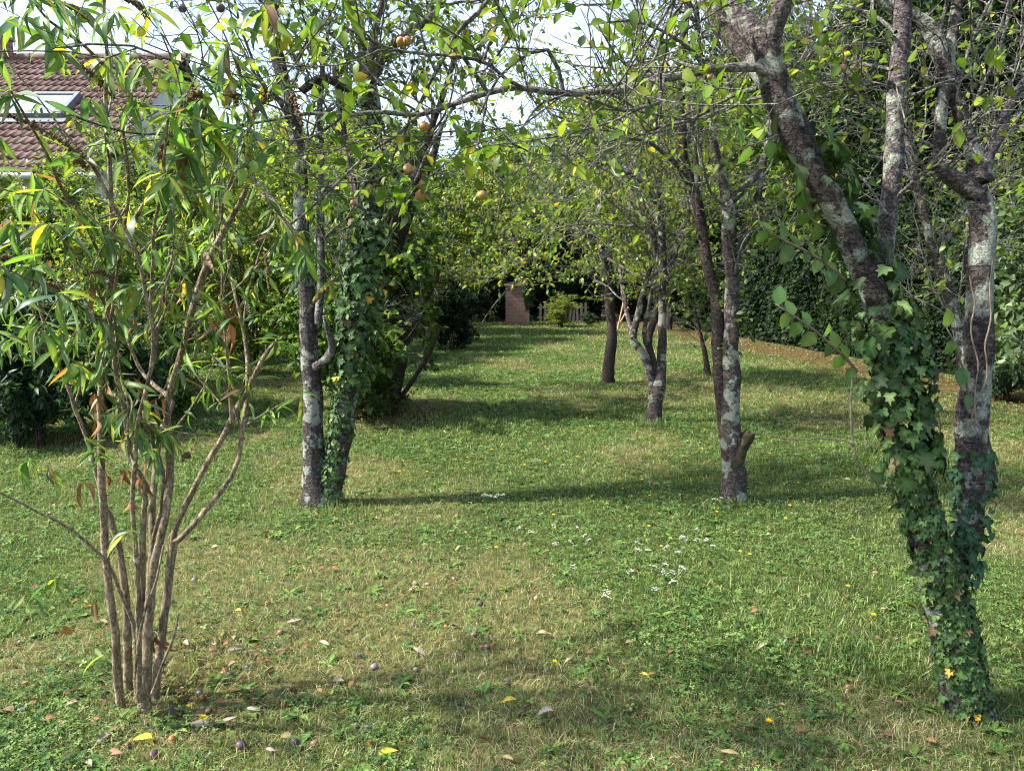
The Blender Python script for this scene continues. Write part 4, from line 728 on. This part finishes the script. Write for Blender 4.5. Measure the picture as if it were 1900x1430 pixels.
for (x, y, c), p, lb in zip(FL, pts, labs):
    q = np.array([p[0], p[1], gz(p[0], p[1]) + .022]); m = MB(); a = g.uniform(-.9, .9) + (math.pi if g.random() < .5 else 0); s = g.uniform(.045, .08) if c != 'brown' else g.uniform(.03, .05)
    scatter(m, T_lance(.16 if c != 'brown' else .3, .7, g.uniform(.3, .9), g.uniform(-1, 1)), q[None] - np.array([[math.cos(a), math.sin(a), 0]]) * s / 2, np.array([[math.cos(a), math.sin(a), g.uniform(0, .3)]]), np.array([[g.normal(0, .4), -.3, 1.]]), s, 1., np.array([FC[c]])); tag(m.build('fallen_leaf', M['dry'], loc=tuple(q)), lb, 'leaf', 'large fallen leaves on the lawn')

# ================================================================== background vegetation: prototypes
def make_plant(name, H, seed, trunk_r, n_l, n1, n2, n3, nl, pal, size, crown_lo, spread, mat, stems=1, dia=True):
    """a tree or shrub at the origin: trunk (stems), twigs, crown. Returns its root"""
    g = np.random.default_rng(seed); root = thing(name, None, None, (0, 0, 0)); A = []; B = []
    for s in range(stems):
        a = g.uniform(0, 6.283); sp = 0 if stems == 1 else g.uniform(.1, .45) * spread
        K = 10; t = np.linspace(0, 1, K)[:, None]; tip = np.array([math.cos(a) * sp, math.sin(a) * sp, H * g.uniform(.72, 1.0)])
        P = np.array([math.cos(a), math.sin(a), 0]) * (.12 if stems > 1 else 0) + tip * t * np.array([1, 1, 0]) * t + np.array([0, 0, 1]) * tip[2] * t + np.c_[g.normal(0, .02 * H, (K, 2)) * t, 0 * t]
        r = trunk_r * (1 - .9 * t[:, 0]); V, F, T3 = lumpy(P, r, 10, .08, seed + s); m = MB().add(V, F); m.F.append(T3); m.build('trunk', M['bark_dark'], root); A.append(P); B.append(r)
    A = np.stack(A); B = np.stack(B)
    P1, R1 = grow(A, B, n1, crown_lo, 1., (.35 * spread, 1.0 * spread), (.6, 1.35), 8, .12, .06, .55, .08, .01, g, .6)
    P2, R2 = grow(P1, R1, n2, .2, 1., (.18 * spread, .5 * spread), (.4, 1.2), 6, .18, .03, .6, .03, .006, g); P3, R3 = grow(P2, R2, n3, .2, 1., (.06 * spread, .25 * spread), (.4, 1.3), 4, .22, 0, .6, .012, .003, g)
    m = MB(); m.add(*tubes(P1, R1, 5)); m.add(*tubes(P2, R2, 4)); m.add(*tubes(P3, R3, 3)); m.build('limbs', M['twig'], root)['kind'] = 'stuff'
    q, t = on_lines(P3, nl, .1, 1, g); q = q + g.normal(0, .04 * spread, q.shape); q[:, 2] = np.maximum(q[:, 2], .04); D, Nn = leaf_dirs(t, nl, .9, .3, g)
    lm = MB(); scatter(lm, T_diamond(.32, .1) if dia else T_lance(.12, .3, .7), q, D, Nn, g.uniform(size[0], size[1], nl), 1., palette(nl, *pal, g=g)); lm.build('crown', mat, root)['kind'] = 'stuff'
    return root
PROTO = {
 'tall': make_plant('broadleaf_tree', 11, 1001, .2, 1, 46, 420, 1700, 21000, LEAF_MID, (.12, .22), .18, 3.2, M['dense']),
 'mid': make_plant('broadleaf_tree', 7, 1002, .13, 1, 40, 320, 1300, 17000, LEAF_YEL, (.09, .16), .2, 2.2, M['leaf']),
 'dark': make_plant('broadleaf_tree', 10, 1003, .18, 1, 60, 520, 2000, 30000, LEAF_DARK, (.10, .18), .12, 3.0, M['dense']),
 'shrub': make_plant('leafy_shrub', 2.6, 1004, .022, 1, 50, 260, 900, 12000, LEAF_MID, (.05, .10), .05, 1.0, M['leaf'], 8),
 'yshrub': make_plant('leafy_shrub', 2.8, 1005, .022, 1, 50, 260, 900, 11000, LEAF_YEL, (.05, .10), .05, 1.0, M['leaf'], 8),
 'dshrub': make_plant('leafy_shrub', 2.0, 1006, .02, 1, 50, 260, 900, 12000, LEAF_DARK, (.06, .11), .03, .9, M['dense'], 8),
 'lance': make_plant('leafy_shrub', 1.5, 1007, .012, 1, 46, 200, 600, 5200, ([(.03, .065, .02), (.05, .10, .03), (.02, .045, .02), (.10, .16, .10)], [4, 3, 3, 1]), (.09, .16), .03, .55, M['leaf'], 9, False),
}
PROTO['broad'] = make_plant('leafy_shrub', 2.7, 1008, .02, 1, 40, 170, 500, 4200, ([(.10, .15, .065), (.14, .19, .09), (.07, .11, .05)], [3, 3, 2]), (.07, .115), .3, .8, M['leaf'], 6)
used = {}
def place(kind, x, y, s, label, cat='tree', group=None, rz=None, sz=None):
    src = PROTO[kind]; o = copy_tree(src) if kind in used else src; used[kind] = 1
    o.location = (x, y, -.05); o.rotation_euler = (0, 0, rz if rz is not None else float(np.random.default_rng(int(abs(x * 97 + y * 13))).uniform(0, 6.28))); o.scale = (s, s, sz or s)
    tag(o, label, cat, group); return o
# right: tall trees behind the hedge, left to right in the picture
GR = 'tall dark trees behind the hedge'
for i, (k, x, y, s, lb) in enumerate([('dark', 8.6, 27, 1.15, 'tall dark tree at the far end of the hedge'), ('tall', 8.4, 22, 1.0, 'mid green tree rising over the far half of the hedge'), ('dark', 9.6, 18.5, 1.05, 'dark tree rising behind the middle of the hedge'), ('dark', 10.2, 14.5, 1.0, 'broad dark tree just right of the middle of the hedge'), ('dark', 9.8, 12, .9, 'dark tree behind the near half of the hedge'), ('dark', 10.8, 9.0, 1.0, 'dark tree towering over the near end of the hedge'), ('dark', 10.0, 6.4, .85, 'green tree at the right edge, nearest of those behind the hedge'), ('dark', 12.5, 20.0, 1.25, 'tallest dark tree standing farther back behind the hedge'), ('dark', 9.4, 15.6, .85, 'slim dark tree close behind the middle of the hedge'), ('dark', 9.9, 10.4, .95, 'dark tree second along from the near end of the hedge'), ('dark', 10.2, 7.7, .9, 'dark tree leaning over the near end of the hedge'), ('dark', 12.5, 13.2, 1.15, 'dark tree in the second rank behind the hedge'), ('dark', 12.8, 9.4, 1.1, 'dark tree in the second rank at the near hedge end'), ('dark', 8.9, 24.5, .9, 'dark tree between the two far trees of the hedge')]):
    place(k, x, y, s, lb, 'tree', GR)
# far end
GF = 'trees closing the far end of the garden'
for (k, x, y, s, lb) in [('tall', -1.8, 36, .80, 'round green tree behind the brick pillar'), ('tall', -.2, 39, 1.0, 'tall green tree behind the brick pillar and the shed'), ('mid', -.35, 29.8, .95, 'yellow green tree whose branches hang over pillar and fence'), ('tall', 2.4, 35, .84, 'green tree over the picket fence'), ('mid', 4.6, 30, 1.3, 'yellowish tree right of the picket fence'), ('tall', 7.2, 33, 1.15, 'tall green tree in the far right corner'), ('dark', -4.8, 33, .72, 'dark tree left of the brick pillar'), ('mid', -7.8, 30, 1.15, 'yellowish tree at the far left corner'), ('tall', -11.5, 34, .78, 'green tree far left beside the house back'), ('dark', 0.4, 30.5, .50, 'low tree with leaves darkened to stand for shade at the pillar gap'), ('dark', 3.0, 31.5, .52, 'low tree with leaves darkened to stand for shade behind the shed'), ('mid', 5.2, 24, .85, 'yellow green tree where the hedge meets the far end')]:
    place(k, x, y, s, lb, 'tree', GF)  # the low dark trees carry the gap's shade in their leaf colour
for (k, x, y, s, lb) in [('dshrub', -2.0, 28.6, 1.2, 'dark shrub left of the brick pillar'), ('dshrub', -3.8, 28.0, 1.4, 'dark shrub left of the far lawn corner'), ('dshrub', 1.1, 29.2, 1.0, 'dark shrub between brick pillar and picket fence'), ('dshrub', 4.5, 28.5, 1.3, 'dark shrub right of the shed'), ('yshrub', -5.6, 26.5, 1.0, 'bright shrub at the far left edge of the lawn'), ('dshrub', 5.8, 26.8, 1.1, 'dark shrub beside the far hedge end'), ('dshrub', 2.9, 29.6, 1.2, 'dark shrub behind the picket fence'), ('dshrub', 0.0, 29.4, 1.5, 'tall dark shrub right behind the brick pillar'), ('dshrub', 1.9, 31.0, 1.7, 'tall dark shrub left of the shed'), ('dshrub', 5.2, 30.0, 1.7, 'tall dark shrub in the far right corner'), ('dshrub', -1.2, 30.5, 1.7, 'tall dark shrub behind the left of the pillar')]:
    place(k, x, y, s, lb, 'shrub', 'dark shrubs at the far end')  # dark leaf colour puts the far end's deep shade into these shrubs
# left side behind the butterfly bush and twin plum
GL = 'shrubs and small trees along the left side'
for (k, x, y, s, lb) in [('dshrub', -1.35, 16.6, .72, 'dark rounded bush standing alone at the left of the far lawn'), ('shrub', -3.4, 14.5, 1.15, 'green bush left of the dark rounded bush'), ('yshrub', -4.6, 12.6, 1.1, 'yellow green bush behind the twin stemmed plum'), ('mid', -5.4, 16.5, .72, 'small yellow green tree behind the twin stemmed plum'), ('mid', -1.9, 21.5, .72, 'yellow green tree arching over the far lawn left of the pillar'), ('mid', -3.1, 18.5, .66, 'small yellow green tree behind the dark rounded bush'), ('mid', -3.9, 22, .9, 'small yellow green tree left of the far lawn'), ('shrub', -6.0, 11.0, 1.0, 'green bush right of the house gable'), ('yshrub', -7.2, 10.2, 1.05, 'yellow leaved bush under the roof'), ('shrub', -8.6, 10.6, .9, 'green bush at the left edge under the roof'), ('yshrub', -5.0, 9.0, .8, 'bright bush just right of the butterfly bush'), ('mid', -7.6, 13.5, .48, 'small tree in front of the house wall'), ('mid', -6.9, 14.6, .66, 'yellow green tree screening the gable of the house'), ('shrub', -2.7, 11.2, .8, 'green bush behind the shrubby dark tree'), ('mid', -4.4, 25.5, .75, 'small yellowish tree near the brick pillar'), ('shrub', -1.62, 8.45, .50, 'leafy suckers massed round the foot of the dark leaning tree'), ('dshrub', -1.95, 9.1, .62, 'dark bushy growth behind the foot of the dark leaning tree'), ('shrub', -4.1, 8.4, .62, 'low green bush between butterfly bush and twin plum'), ('mid', -6.4, 23, .85, 'yellow green tree right of the house behind the bushes')]:
    place(k, x, y, s, lb, 'shrub' if 'shrub' in k else 'tree', GL)
place('broad', 5.25, 6.9, 1.0, 'pale broad leaved shrub at the right edge of the lawn', 'shrub')
for (x, y, s, lb) in [(-4.7, 6.9, .95, 'dark long leaved shrub at the left edge of the lawn'), (-5.5, 7.3, 1.1, 'dark long leaved shrub half cut by the left edge'), (-4.1, 7.6, .8, 'dark long leaved shrub low behind the butterfly bush'), (6.6, 9.6, .7, 'long leaved shrub at the foot of the hedge')]:
    place('lance', x, y, s, lb, 'shrub', 'long leaved shrubs')

# ------------------------------------------------------------------ the hedge
hy = np.linspace(3.6, 24.5, 60); hg = np.random.default_rng(61)
he = thing('hedge', 'tall dark clipped evergreen hedge along the right side of the lawn', 'hedge', (7.2, 13, 0))
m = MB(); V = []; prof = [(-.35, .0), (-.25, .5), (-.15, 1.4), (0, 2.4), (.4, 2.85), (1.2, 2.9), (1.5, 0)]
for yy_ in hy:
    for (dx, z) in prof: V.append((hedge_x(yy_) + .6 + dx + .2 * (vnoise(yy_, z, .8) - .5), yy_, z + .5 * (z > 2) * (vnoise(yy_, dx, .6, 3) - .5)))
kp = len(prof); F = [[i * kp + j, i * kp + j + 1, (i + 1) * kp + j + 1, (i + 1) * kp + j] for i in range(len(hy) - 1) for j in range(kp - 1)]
m.add(np.array(V), np.array(F)); m.add(np.zeros((1, 3)) + V[0], np.zeros((0, 3), int)); M['shade_core'] = m_noise('hedge_shade_core', [(.3, (.006, .009, .004)), (.7, (.014, .02, .008))], 6, 5, 1.0, .3, .01, .0); m.build('dark_core', M['shade_core'], he)  # closed core sheet, coloured near-black for the shade inside the hedge
n = 115000; yy_ = 3.6 + (hg.random(n) ** 1.25) * 20.9; z = hg.random(n) ** .9 * 3.0 + .03; top = hg.random(n) < .12
xx_ = hedge_x(yy_) + .6 + np.interp(z, [0, .5, 1.4, 2.4, 3], [-.4, -.3, -.2, -.05, .3]) + .35 * (vnoise(yy_, z, 1.6, 7) - .5) + hg.normal(0, .07, n); z = z + .35 * (vnoise(yy_, 3, .7, 6) - .5) * (z > 1.5)
xx_ = np.where(top, hedge_x(yy_) + .6 + hg.uniform(0, 1.3, n), xx_); z = np.where(top, 2.95 + hg.normal(0, .12, n) + .3 * (vnoise(yy_, xx_, .8, 2) - .5), z)
D = nrm(hg.normal(0, .6, (n, 3)) + [-.5, 0, -.4]); Nn = nrm(hg.normal(0, .5, (n, 3)) + [-.8, -.1, .6]); lm = MB()
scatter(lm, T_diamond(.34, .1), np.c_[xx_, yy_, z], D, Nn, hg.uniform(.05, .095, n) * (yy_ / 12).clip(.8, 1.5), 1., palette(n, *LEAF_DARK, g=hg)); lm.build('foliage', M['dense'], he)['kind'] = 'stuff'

# ================================================================== house behind the bushes
M['tile'] = m_noise('roof_tile', [(.3, (.085, .048, .036)), (.5, (.135, .075, .056)), (.72, (.21, .145, .118))], 2.6, 9, .8, .15, .01, .25, True)
M['render'] = m_noise('white_render', [(.35, (.62, .61, .58)), (.7, (.74, .73, .70))], 3, 6, .9, .1)
M['frame'] = m_noise('grey_metal', [(.3, (.12, .125, .14)), (.7, (.17, .175, .19))], 20, 2, .45, .02, .001, .5)
M['zinc'] = m_noise('zinc', [(.3, (.38, .39, .41)), (.7, (.5, .51, .53))], 8, 4, .4, .05, .002, .5)
mg, tt_, nd, ln = mat_new('pane_glass'); pr = nd('BsdfPrincipled'); pr.inputs['Base Color'].default_value = (.75, .8, .85, 1); pr.inputs['Roughness'].default_value = .05; pr.inputs['Specular IOR Level'].default_value = 1.0; pr.inputs['Metallic'].default_value = 1.0; pr.inputs['IOR'].default_value = 2.6
o_ = nd('OutputMaterial'); ln(pr.outputs['BSDF'], o_.inputs['Surface']); M['glass'] = mg
XR, XL, YR, YE, ZR, ZE = -8.56, -27.0, 20.0, 15.5, 7.34, 3.76
ho = thing('house', 'house with brown tiled roof, skylight and pale walls behind the bushes', 'house', (-16, 20, 0))
XG = XR - .25; yf = YE + .45; zf = ZE + .30; yb_ = 2 * YR - yf
pf = [(yf, -.1), (yb_, -.1), (yb_, zf), (YR, ZR - .10), (yf, zf)]
V = [(x, y, z) for x in (XL + .2, XG) for (y, z) in pf]
m = MB(); m.add(np.array(V), np.array([[0, 5, 9, 4], [1, 2, 7, 6]])); m.F.append(np.array([[5, 6, 7, 8, 9], [0, 4, 3, 2, 1]])); m.build('wall', M['render'], ho, smooth=False)
def slope(sgn):
    dn = np.array([0, -(YR - YE) * sgn, ZE - ZR]); Ls = np.linalg.norm(dn); dn = dn / Ls; nn = np.array([0, -(ZR - ZE) * sgn * 1.0, (YR - YE)]); nn = nn / np.linalg.norm(nn); nn = np.array([0, -abs(nn[1]) * sgn, abs(nn[2])])
    return dn, nn, Ls
gt = np.random.default_rng(8)
for sgn, nm in ((1, 'roof'), (-1, 'roof')):
    dn, nn, Ls = slope(sgn); nc = 18; tw = .19; nt_ = int((XR - XL) / tw); S = 7; xs = np.linspace(XL, XR, nt_ * S + 1); ph = np.linspace(0, nt_, nt_ * S + 1) % 1.0
    pr_ = np.where(ph < .62, np.sin(ph / .62 * math.pi) * .032, .0) ; m = MB(); ch = Ls / nc
    for c in range(nc):
        rows = []; off = gt.normal(0, .004, nt_ + 1)[np.minimum((np.arange(len(xs)) // S), nt_)]
        for (s, lift) in ((c * ch, .012), ((c + 1) * ch + .03, .048), ((c + 1) * ch + .032, .018)):
            b = np.array([0, YR, ZR]) + dn * s; rows.append(np.c_[xs, np.full(len(xs), b[1]), np.full(len(xs), b[2])] + nn[None] * (pr_ + lift + off)[:, None])
        n = len(xs); V = np.concatenate(rows); i = np.arange(n - 1); F = np.concatenate([np.stack([r * n + i, r * n + i + 1, (r + 1) * n + i + 1, (r + 1) * n + i], -1) for r in range(2)])
        tc_ = (1 + .13 * gt.normal(0, 1, nt_ + 1))[np.minimum(np.arange(n) // S, nt_)]; m.add(V, F, np.tile(np.c_[tc_, tc_, tc_], (3, 1)))
    rf = m.build('roof', M['tile'], ho)
    if sgn == 1: roof_front = rf
m = MB(); q = np.array([[x, YR, ZR + .02] for x in np.linspace(XL, XR + .03, 46)]); 
for k in range(45): m.add(*tubes(np.stack([q[k], (q[k] + q[k + 1]) / 2, q[k + 1] + [.03, 0, 0]]), np.array([.12, .125, .135]), 10), 1 + .12 * gt.normal(0, 1))
m.build('ridge_tiles', M['tile'], roof_front, loc=None)
dn, nn, Ls = slope(1)
m = MB(); gq = np.array([[x, YE - .06, ZE - .02] for x in np.linspace(XL, XR, 6)]); m.add(*tubes(gq, np.full(6, .07), 10)); m.build('gutter', M['zinc'], ho)
def on_roof(x, s, h): return np.array([x, YR, ZR]) + dn * s + nn * h
sk = MB(); s0, s1, xa, xb = 2.25, 3.35, -11.75, -10.35; ex = np.array([1., 0, 0])
def rbar(m, x0, x1, a, b, h0, h1):
    V = [on_roof(x, s, h) for x in (x0, x1) for s in (a, b) for h in (h0, h1)]; m.add(np.array(V), np.array([[0, 1, 3, 2], [4, 6, 7, 5], [0, 4, 5, 1], [2, 3, 7, 6], [0, 2, 6, 4], [1, 5, 7, 3]]))
rbar(sk, xa, xa + .09, s0, s1, .0, .17); rbar(sk, xb - .09, xb, s0, s1, .0, .17); rbar(sk, xa + .09, xb - .09, s0, s0 + .1, .0, .168); rbar(sk, xa + .09, xb - .09, s1 - .1, s1, .0, .168); rbar(sk, xa - .12, xb + .12, s1, s1 + .22, .055, .075)
skf = sk.build('skylight', M['frame'], ho, smooth=False); m = MB(); rbar(m, xa + .09, xb - .09, s0 + .1, s1 - .1, .10, .145); m.build('pane', M['glass'], skf, smooth=False)
m = MB(); cx0 = px(2, 95, YR)[0]; m.box((cx0 - .12, YR, ZR + .15), (.5, .6, .75)); m.box((cx0 - .12, YR, ZR + .56), (.6, .7, .08)); M['brick'] = None
def m_brick():
    mm, t_, nd, ln = mat_new('brick'); tcn = nd('TexCoord'); mpn = nd('Mapping'); mpn.inputs['Rotation'].default_value = (R(90), 0, 0); bt = nd('TexBrick', Scale=1.9); bt.inputs['Color1'].default_value = (.30, .14, .09, 1); bt.inputs['Color2'].default_value = (.40, .23, .16, 1); bt.inputs['Mortar'].default_value = (.36, .30, .25, 1); bt.inputs['Mortar Size'].default_value = .02
    ln(tcn.outputs['Object'], mpn.inputs['Vector']); ln(mpn.outputs['Vector'], bt.inputs['Vector']); p = nd('BsdfPrincipled'); p.inputs['Roughness'].default_value = .9; nz = nd('TexNoise', Scale=7.0, Detail=6.0); ln(tcn.outputs['Object'], nz.inputs['Vector']); mxx = nd('MixRGB', blend_type='MULTIPLY'); mxx.inputs['Fac'].default_value = .6; ln(bt.outputs['Color'], mxx.inputs['Color1']); ln(nz.outputs['Color'], mxx.inputs['Color2']); ln(mxx.outputs['Color'], p.inputs['Base Color']); o = nd('OutputMaterial'); ln(p.outputs['BSDF'], o.inputs['Surface']); return mm
M['brick'] = m_brick(); m.build('chimney', M['brick'], ho, smooth=False)
for wx in (-11.0, -14.5):
    m = MB(); yw = yf - .03; 
    for (cx_, cz_, sx_, sz_) in ((wx - .58, 1.75, .08, 1.3), (wx + .58, 1.75, .08, 1.3), (wx, 2.44, 1.24, .08), (wx, 1.06, 1.24, .08), (wx, 1.75, .06, 1.3)): m.box((cx_, yw, cz_), (sx_, .1, sz_))
    wf = m.build('window', M['zinc'], ho, smooth=False); m = MB(); m.box((wx - .285, yw + .01, 1.75), (.51, .03, 1.3)); m.box((wx + .285, yw + .01, 1.75), (.51, .03, 1.3)); m.build('pane', M['glass'], wf, smooth=False)

# ================================================================== the far end: pillar, fence, shed, stakes
M['wood'] = m_noise('weathered_wood', [(.3, (.08, .065, .055)), (.7, (.17, .14, .12))], 14, 5, .9, .2)
M['plank'] = m_noise('pale_wood', [(.3, (.3, .2, .12)), (.7, (.42, .29, .18))], 14, 5, .9, .2)
Yp = 26.2; pa, pb = px(938, 600, Yp), px(982, 600, Yp); w_ = pb[0] - pa[0]; pc = (pa[0] + pb[0]) / 2
pt = thing('brick_pillar', 'square brick pillar at the end of the lawn, half covered by leaves', 'pillar', (pc, Yp, 0))
m = MB(); m.box((pc, Yp + w_ / 2, .7), (w_, w_, 1.4)); m.build('shaft', M['brick'], pt, smooth=False); m = MB(); m.box((pc, Yp + w_ / 2, 1.44), (w_ + .12, w_ + .12, .08)); m.box((pc, Yp + w_ / 2, 1.50), (w_ * .7, w_ * .7, .05)); m.build('cap', M['brick'], pt, smooth=False)
fp = thing('picket_fence', 'weathered grey picket fence behind the low far shrub', 'fence', (px(1040, 600, 27.5)[0], 27.5, 0)); fg = np.random.default_rng(4); m = MB()
for i, xq in enumerate(np.arange(1003, 1090, 7.6)):
    q = px(xq, 600, 27.5); h = .78 + fg.normal(0, .04); m2 = MB(); lean = fg.normal(0, .015); V = np.array([(-.045, -.012, 0), (.045, -.012, 0), (.045, -.012, h - .06), (0, -.012, h), (-.045, -.012, h - .06)]); V = np.r_[V, V + [0, .024, 0]]; V[:, 0] += lean * V[:, 2] * 3; V += [q[0], 27.5, 0]
    m2.add(V, np.array([[0, 5, 6, 1], [1, 6, 7, 2], [2, 7, 8, 3], [3, 8, 9, 4], [4, 9, 5, 0]])); m2.F.append(np.array([[0, 1, 2, 3, 4], [9, 8, 7, 6, 5]])); m2.build('picket', M['wood'], fp, smooth=False)
xa_, xb_ = px(1000, 600, 27.5)[0], px(1090, 600, 27.5)[0]
for z in (.2, .58): m = MB(); m.box(((xa_ + xb_) / 2, 27.535, z), (xb_ - xa_ + .1, .04, .07)); m.build('rail', M['wood'], fp, smooth=False)
sx = px(1066, 545, 30.3)[0]; sh = thing('shed', 'low dark shed with grey sheet roof behind the picket fence', 'shed', (sx, 30.4, 0))
m = MB(); m.box((sx, 30.7, .5), (2.2, 1.2, 1.0)); m.build('wall', M['wood'], sh, smooth=False); m = MB(); xs = np.linspace(-1.3, 1.3, 80); V = np.array([[sx + x, 29.9 + j * 1.7, 1.02 + j * .22 + .02 * math.sin(x * 40)] for j in (0, 1) for x in xs]); F = np.array([[i, i + 1, 80 + i + 1, 80 + i] for i in range(79)]); m.add(V, F); m.build('roof', M['zinc'], sh)
for i, (a, b, lb) in enumerate([((1146, 600), (1158, 556), 'thin pale stake leaning right at the far lawn edge'), ((1144, 598), (1166, 570), 'short pale stake leaning across the thin one')]):
    q0, q1 = px(*a, 24.2 + .1 * i), px(*b, 24.3 + .1 * i); q0[2] = -.05; P = np.linspace(q0, q1, 6); V, F, T3 = lumpy(P, np.full(6, .03), 8, .05, i); m = MB().add(V, F); m.F.append(T3); tag(m.build('wooden_stake', M['plank'], loc=tuple(q0)), lb, 'stake', 'leaning stakes')
cs = PROTO['yshrub']; o = copy_tree(cs); q = gp(1040, 606); o.location = (q[0], q[1], -.03); o.scale = (.68, .68, .36); o.rotation_euler = (0, 0, 2); tag(o, 'low rounded pale green shrub before the picket fence', 'shrub')
o = copy_tree(PROTO['lance']); q = gp(1095, 603); o.location = (q[0], q[1], 0); o.scale = (.5, .5, .25); tag(o, 'small silvery plant right of the rounded shrub', 'plant')
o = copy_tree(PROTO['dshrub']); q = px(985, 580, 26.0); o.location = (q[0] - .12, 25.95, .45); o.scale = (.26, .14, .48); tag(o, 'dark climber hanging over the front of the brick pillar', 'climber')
# plums off the left edge of the picture, whose shade falls across the lawn
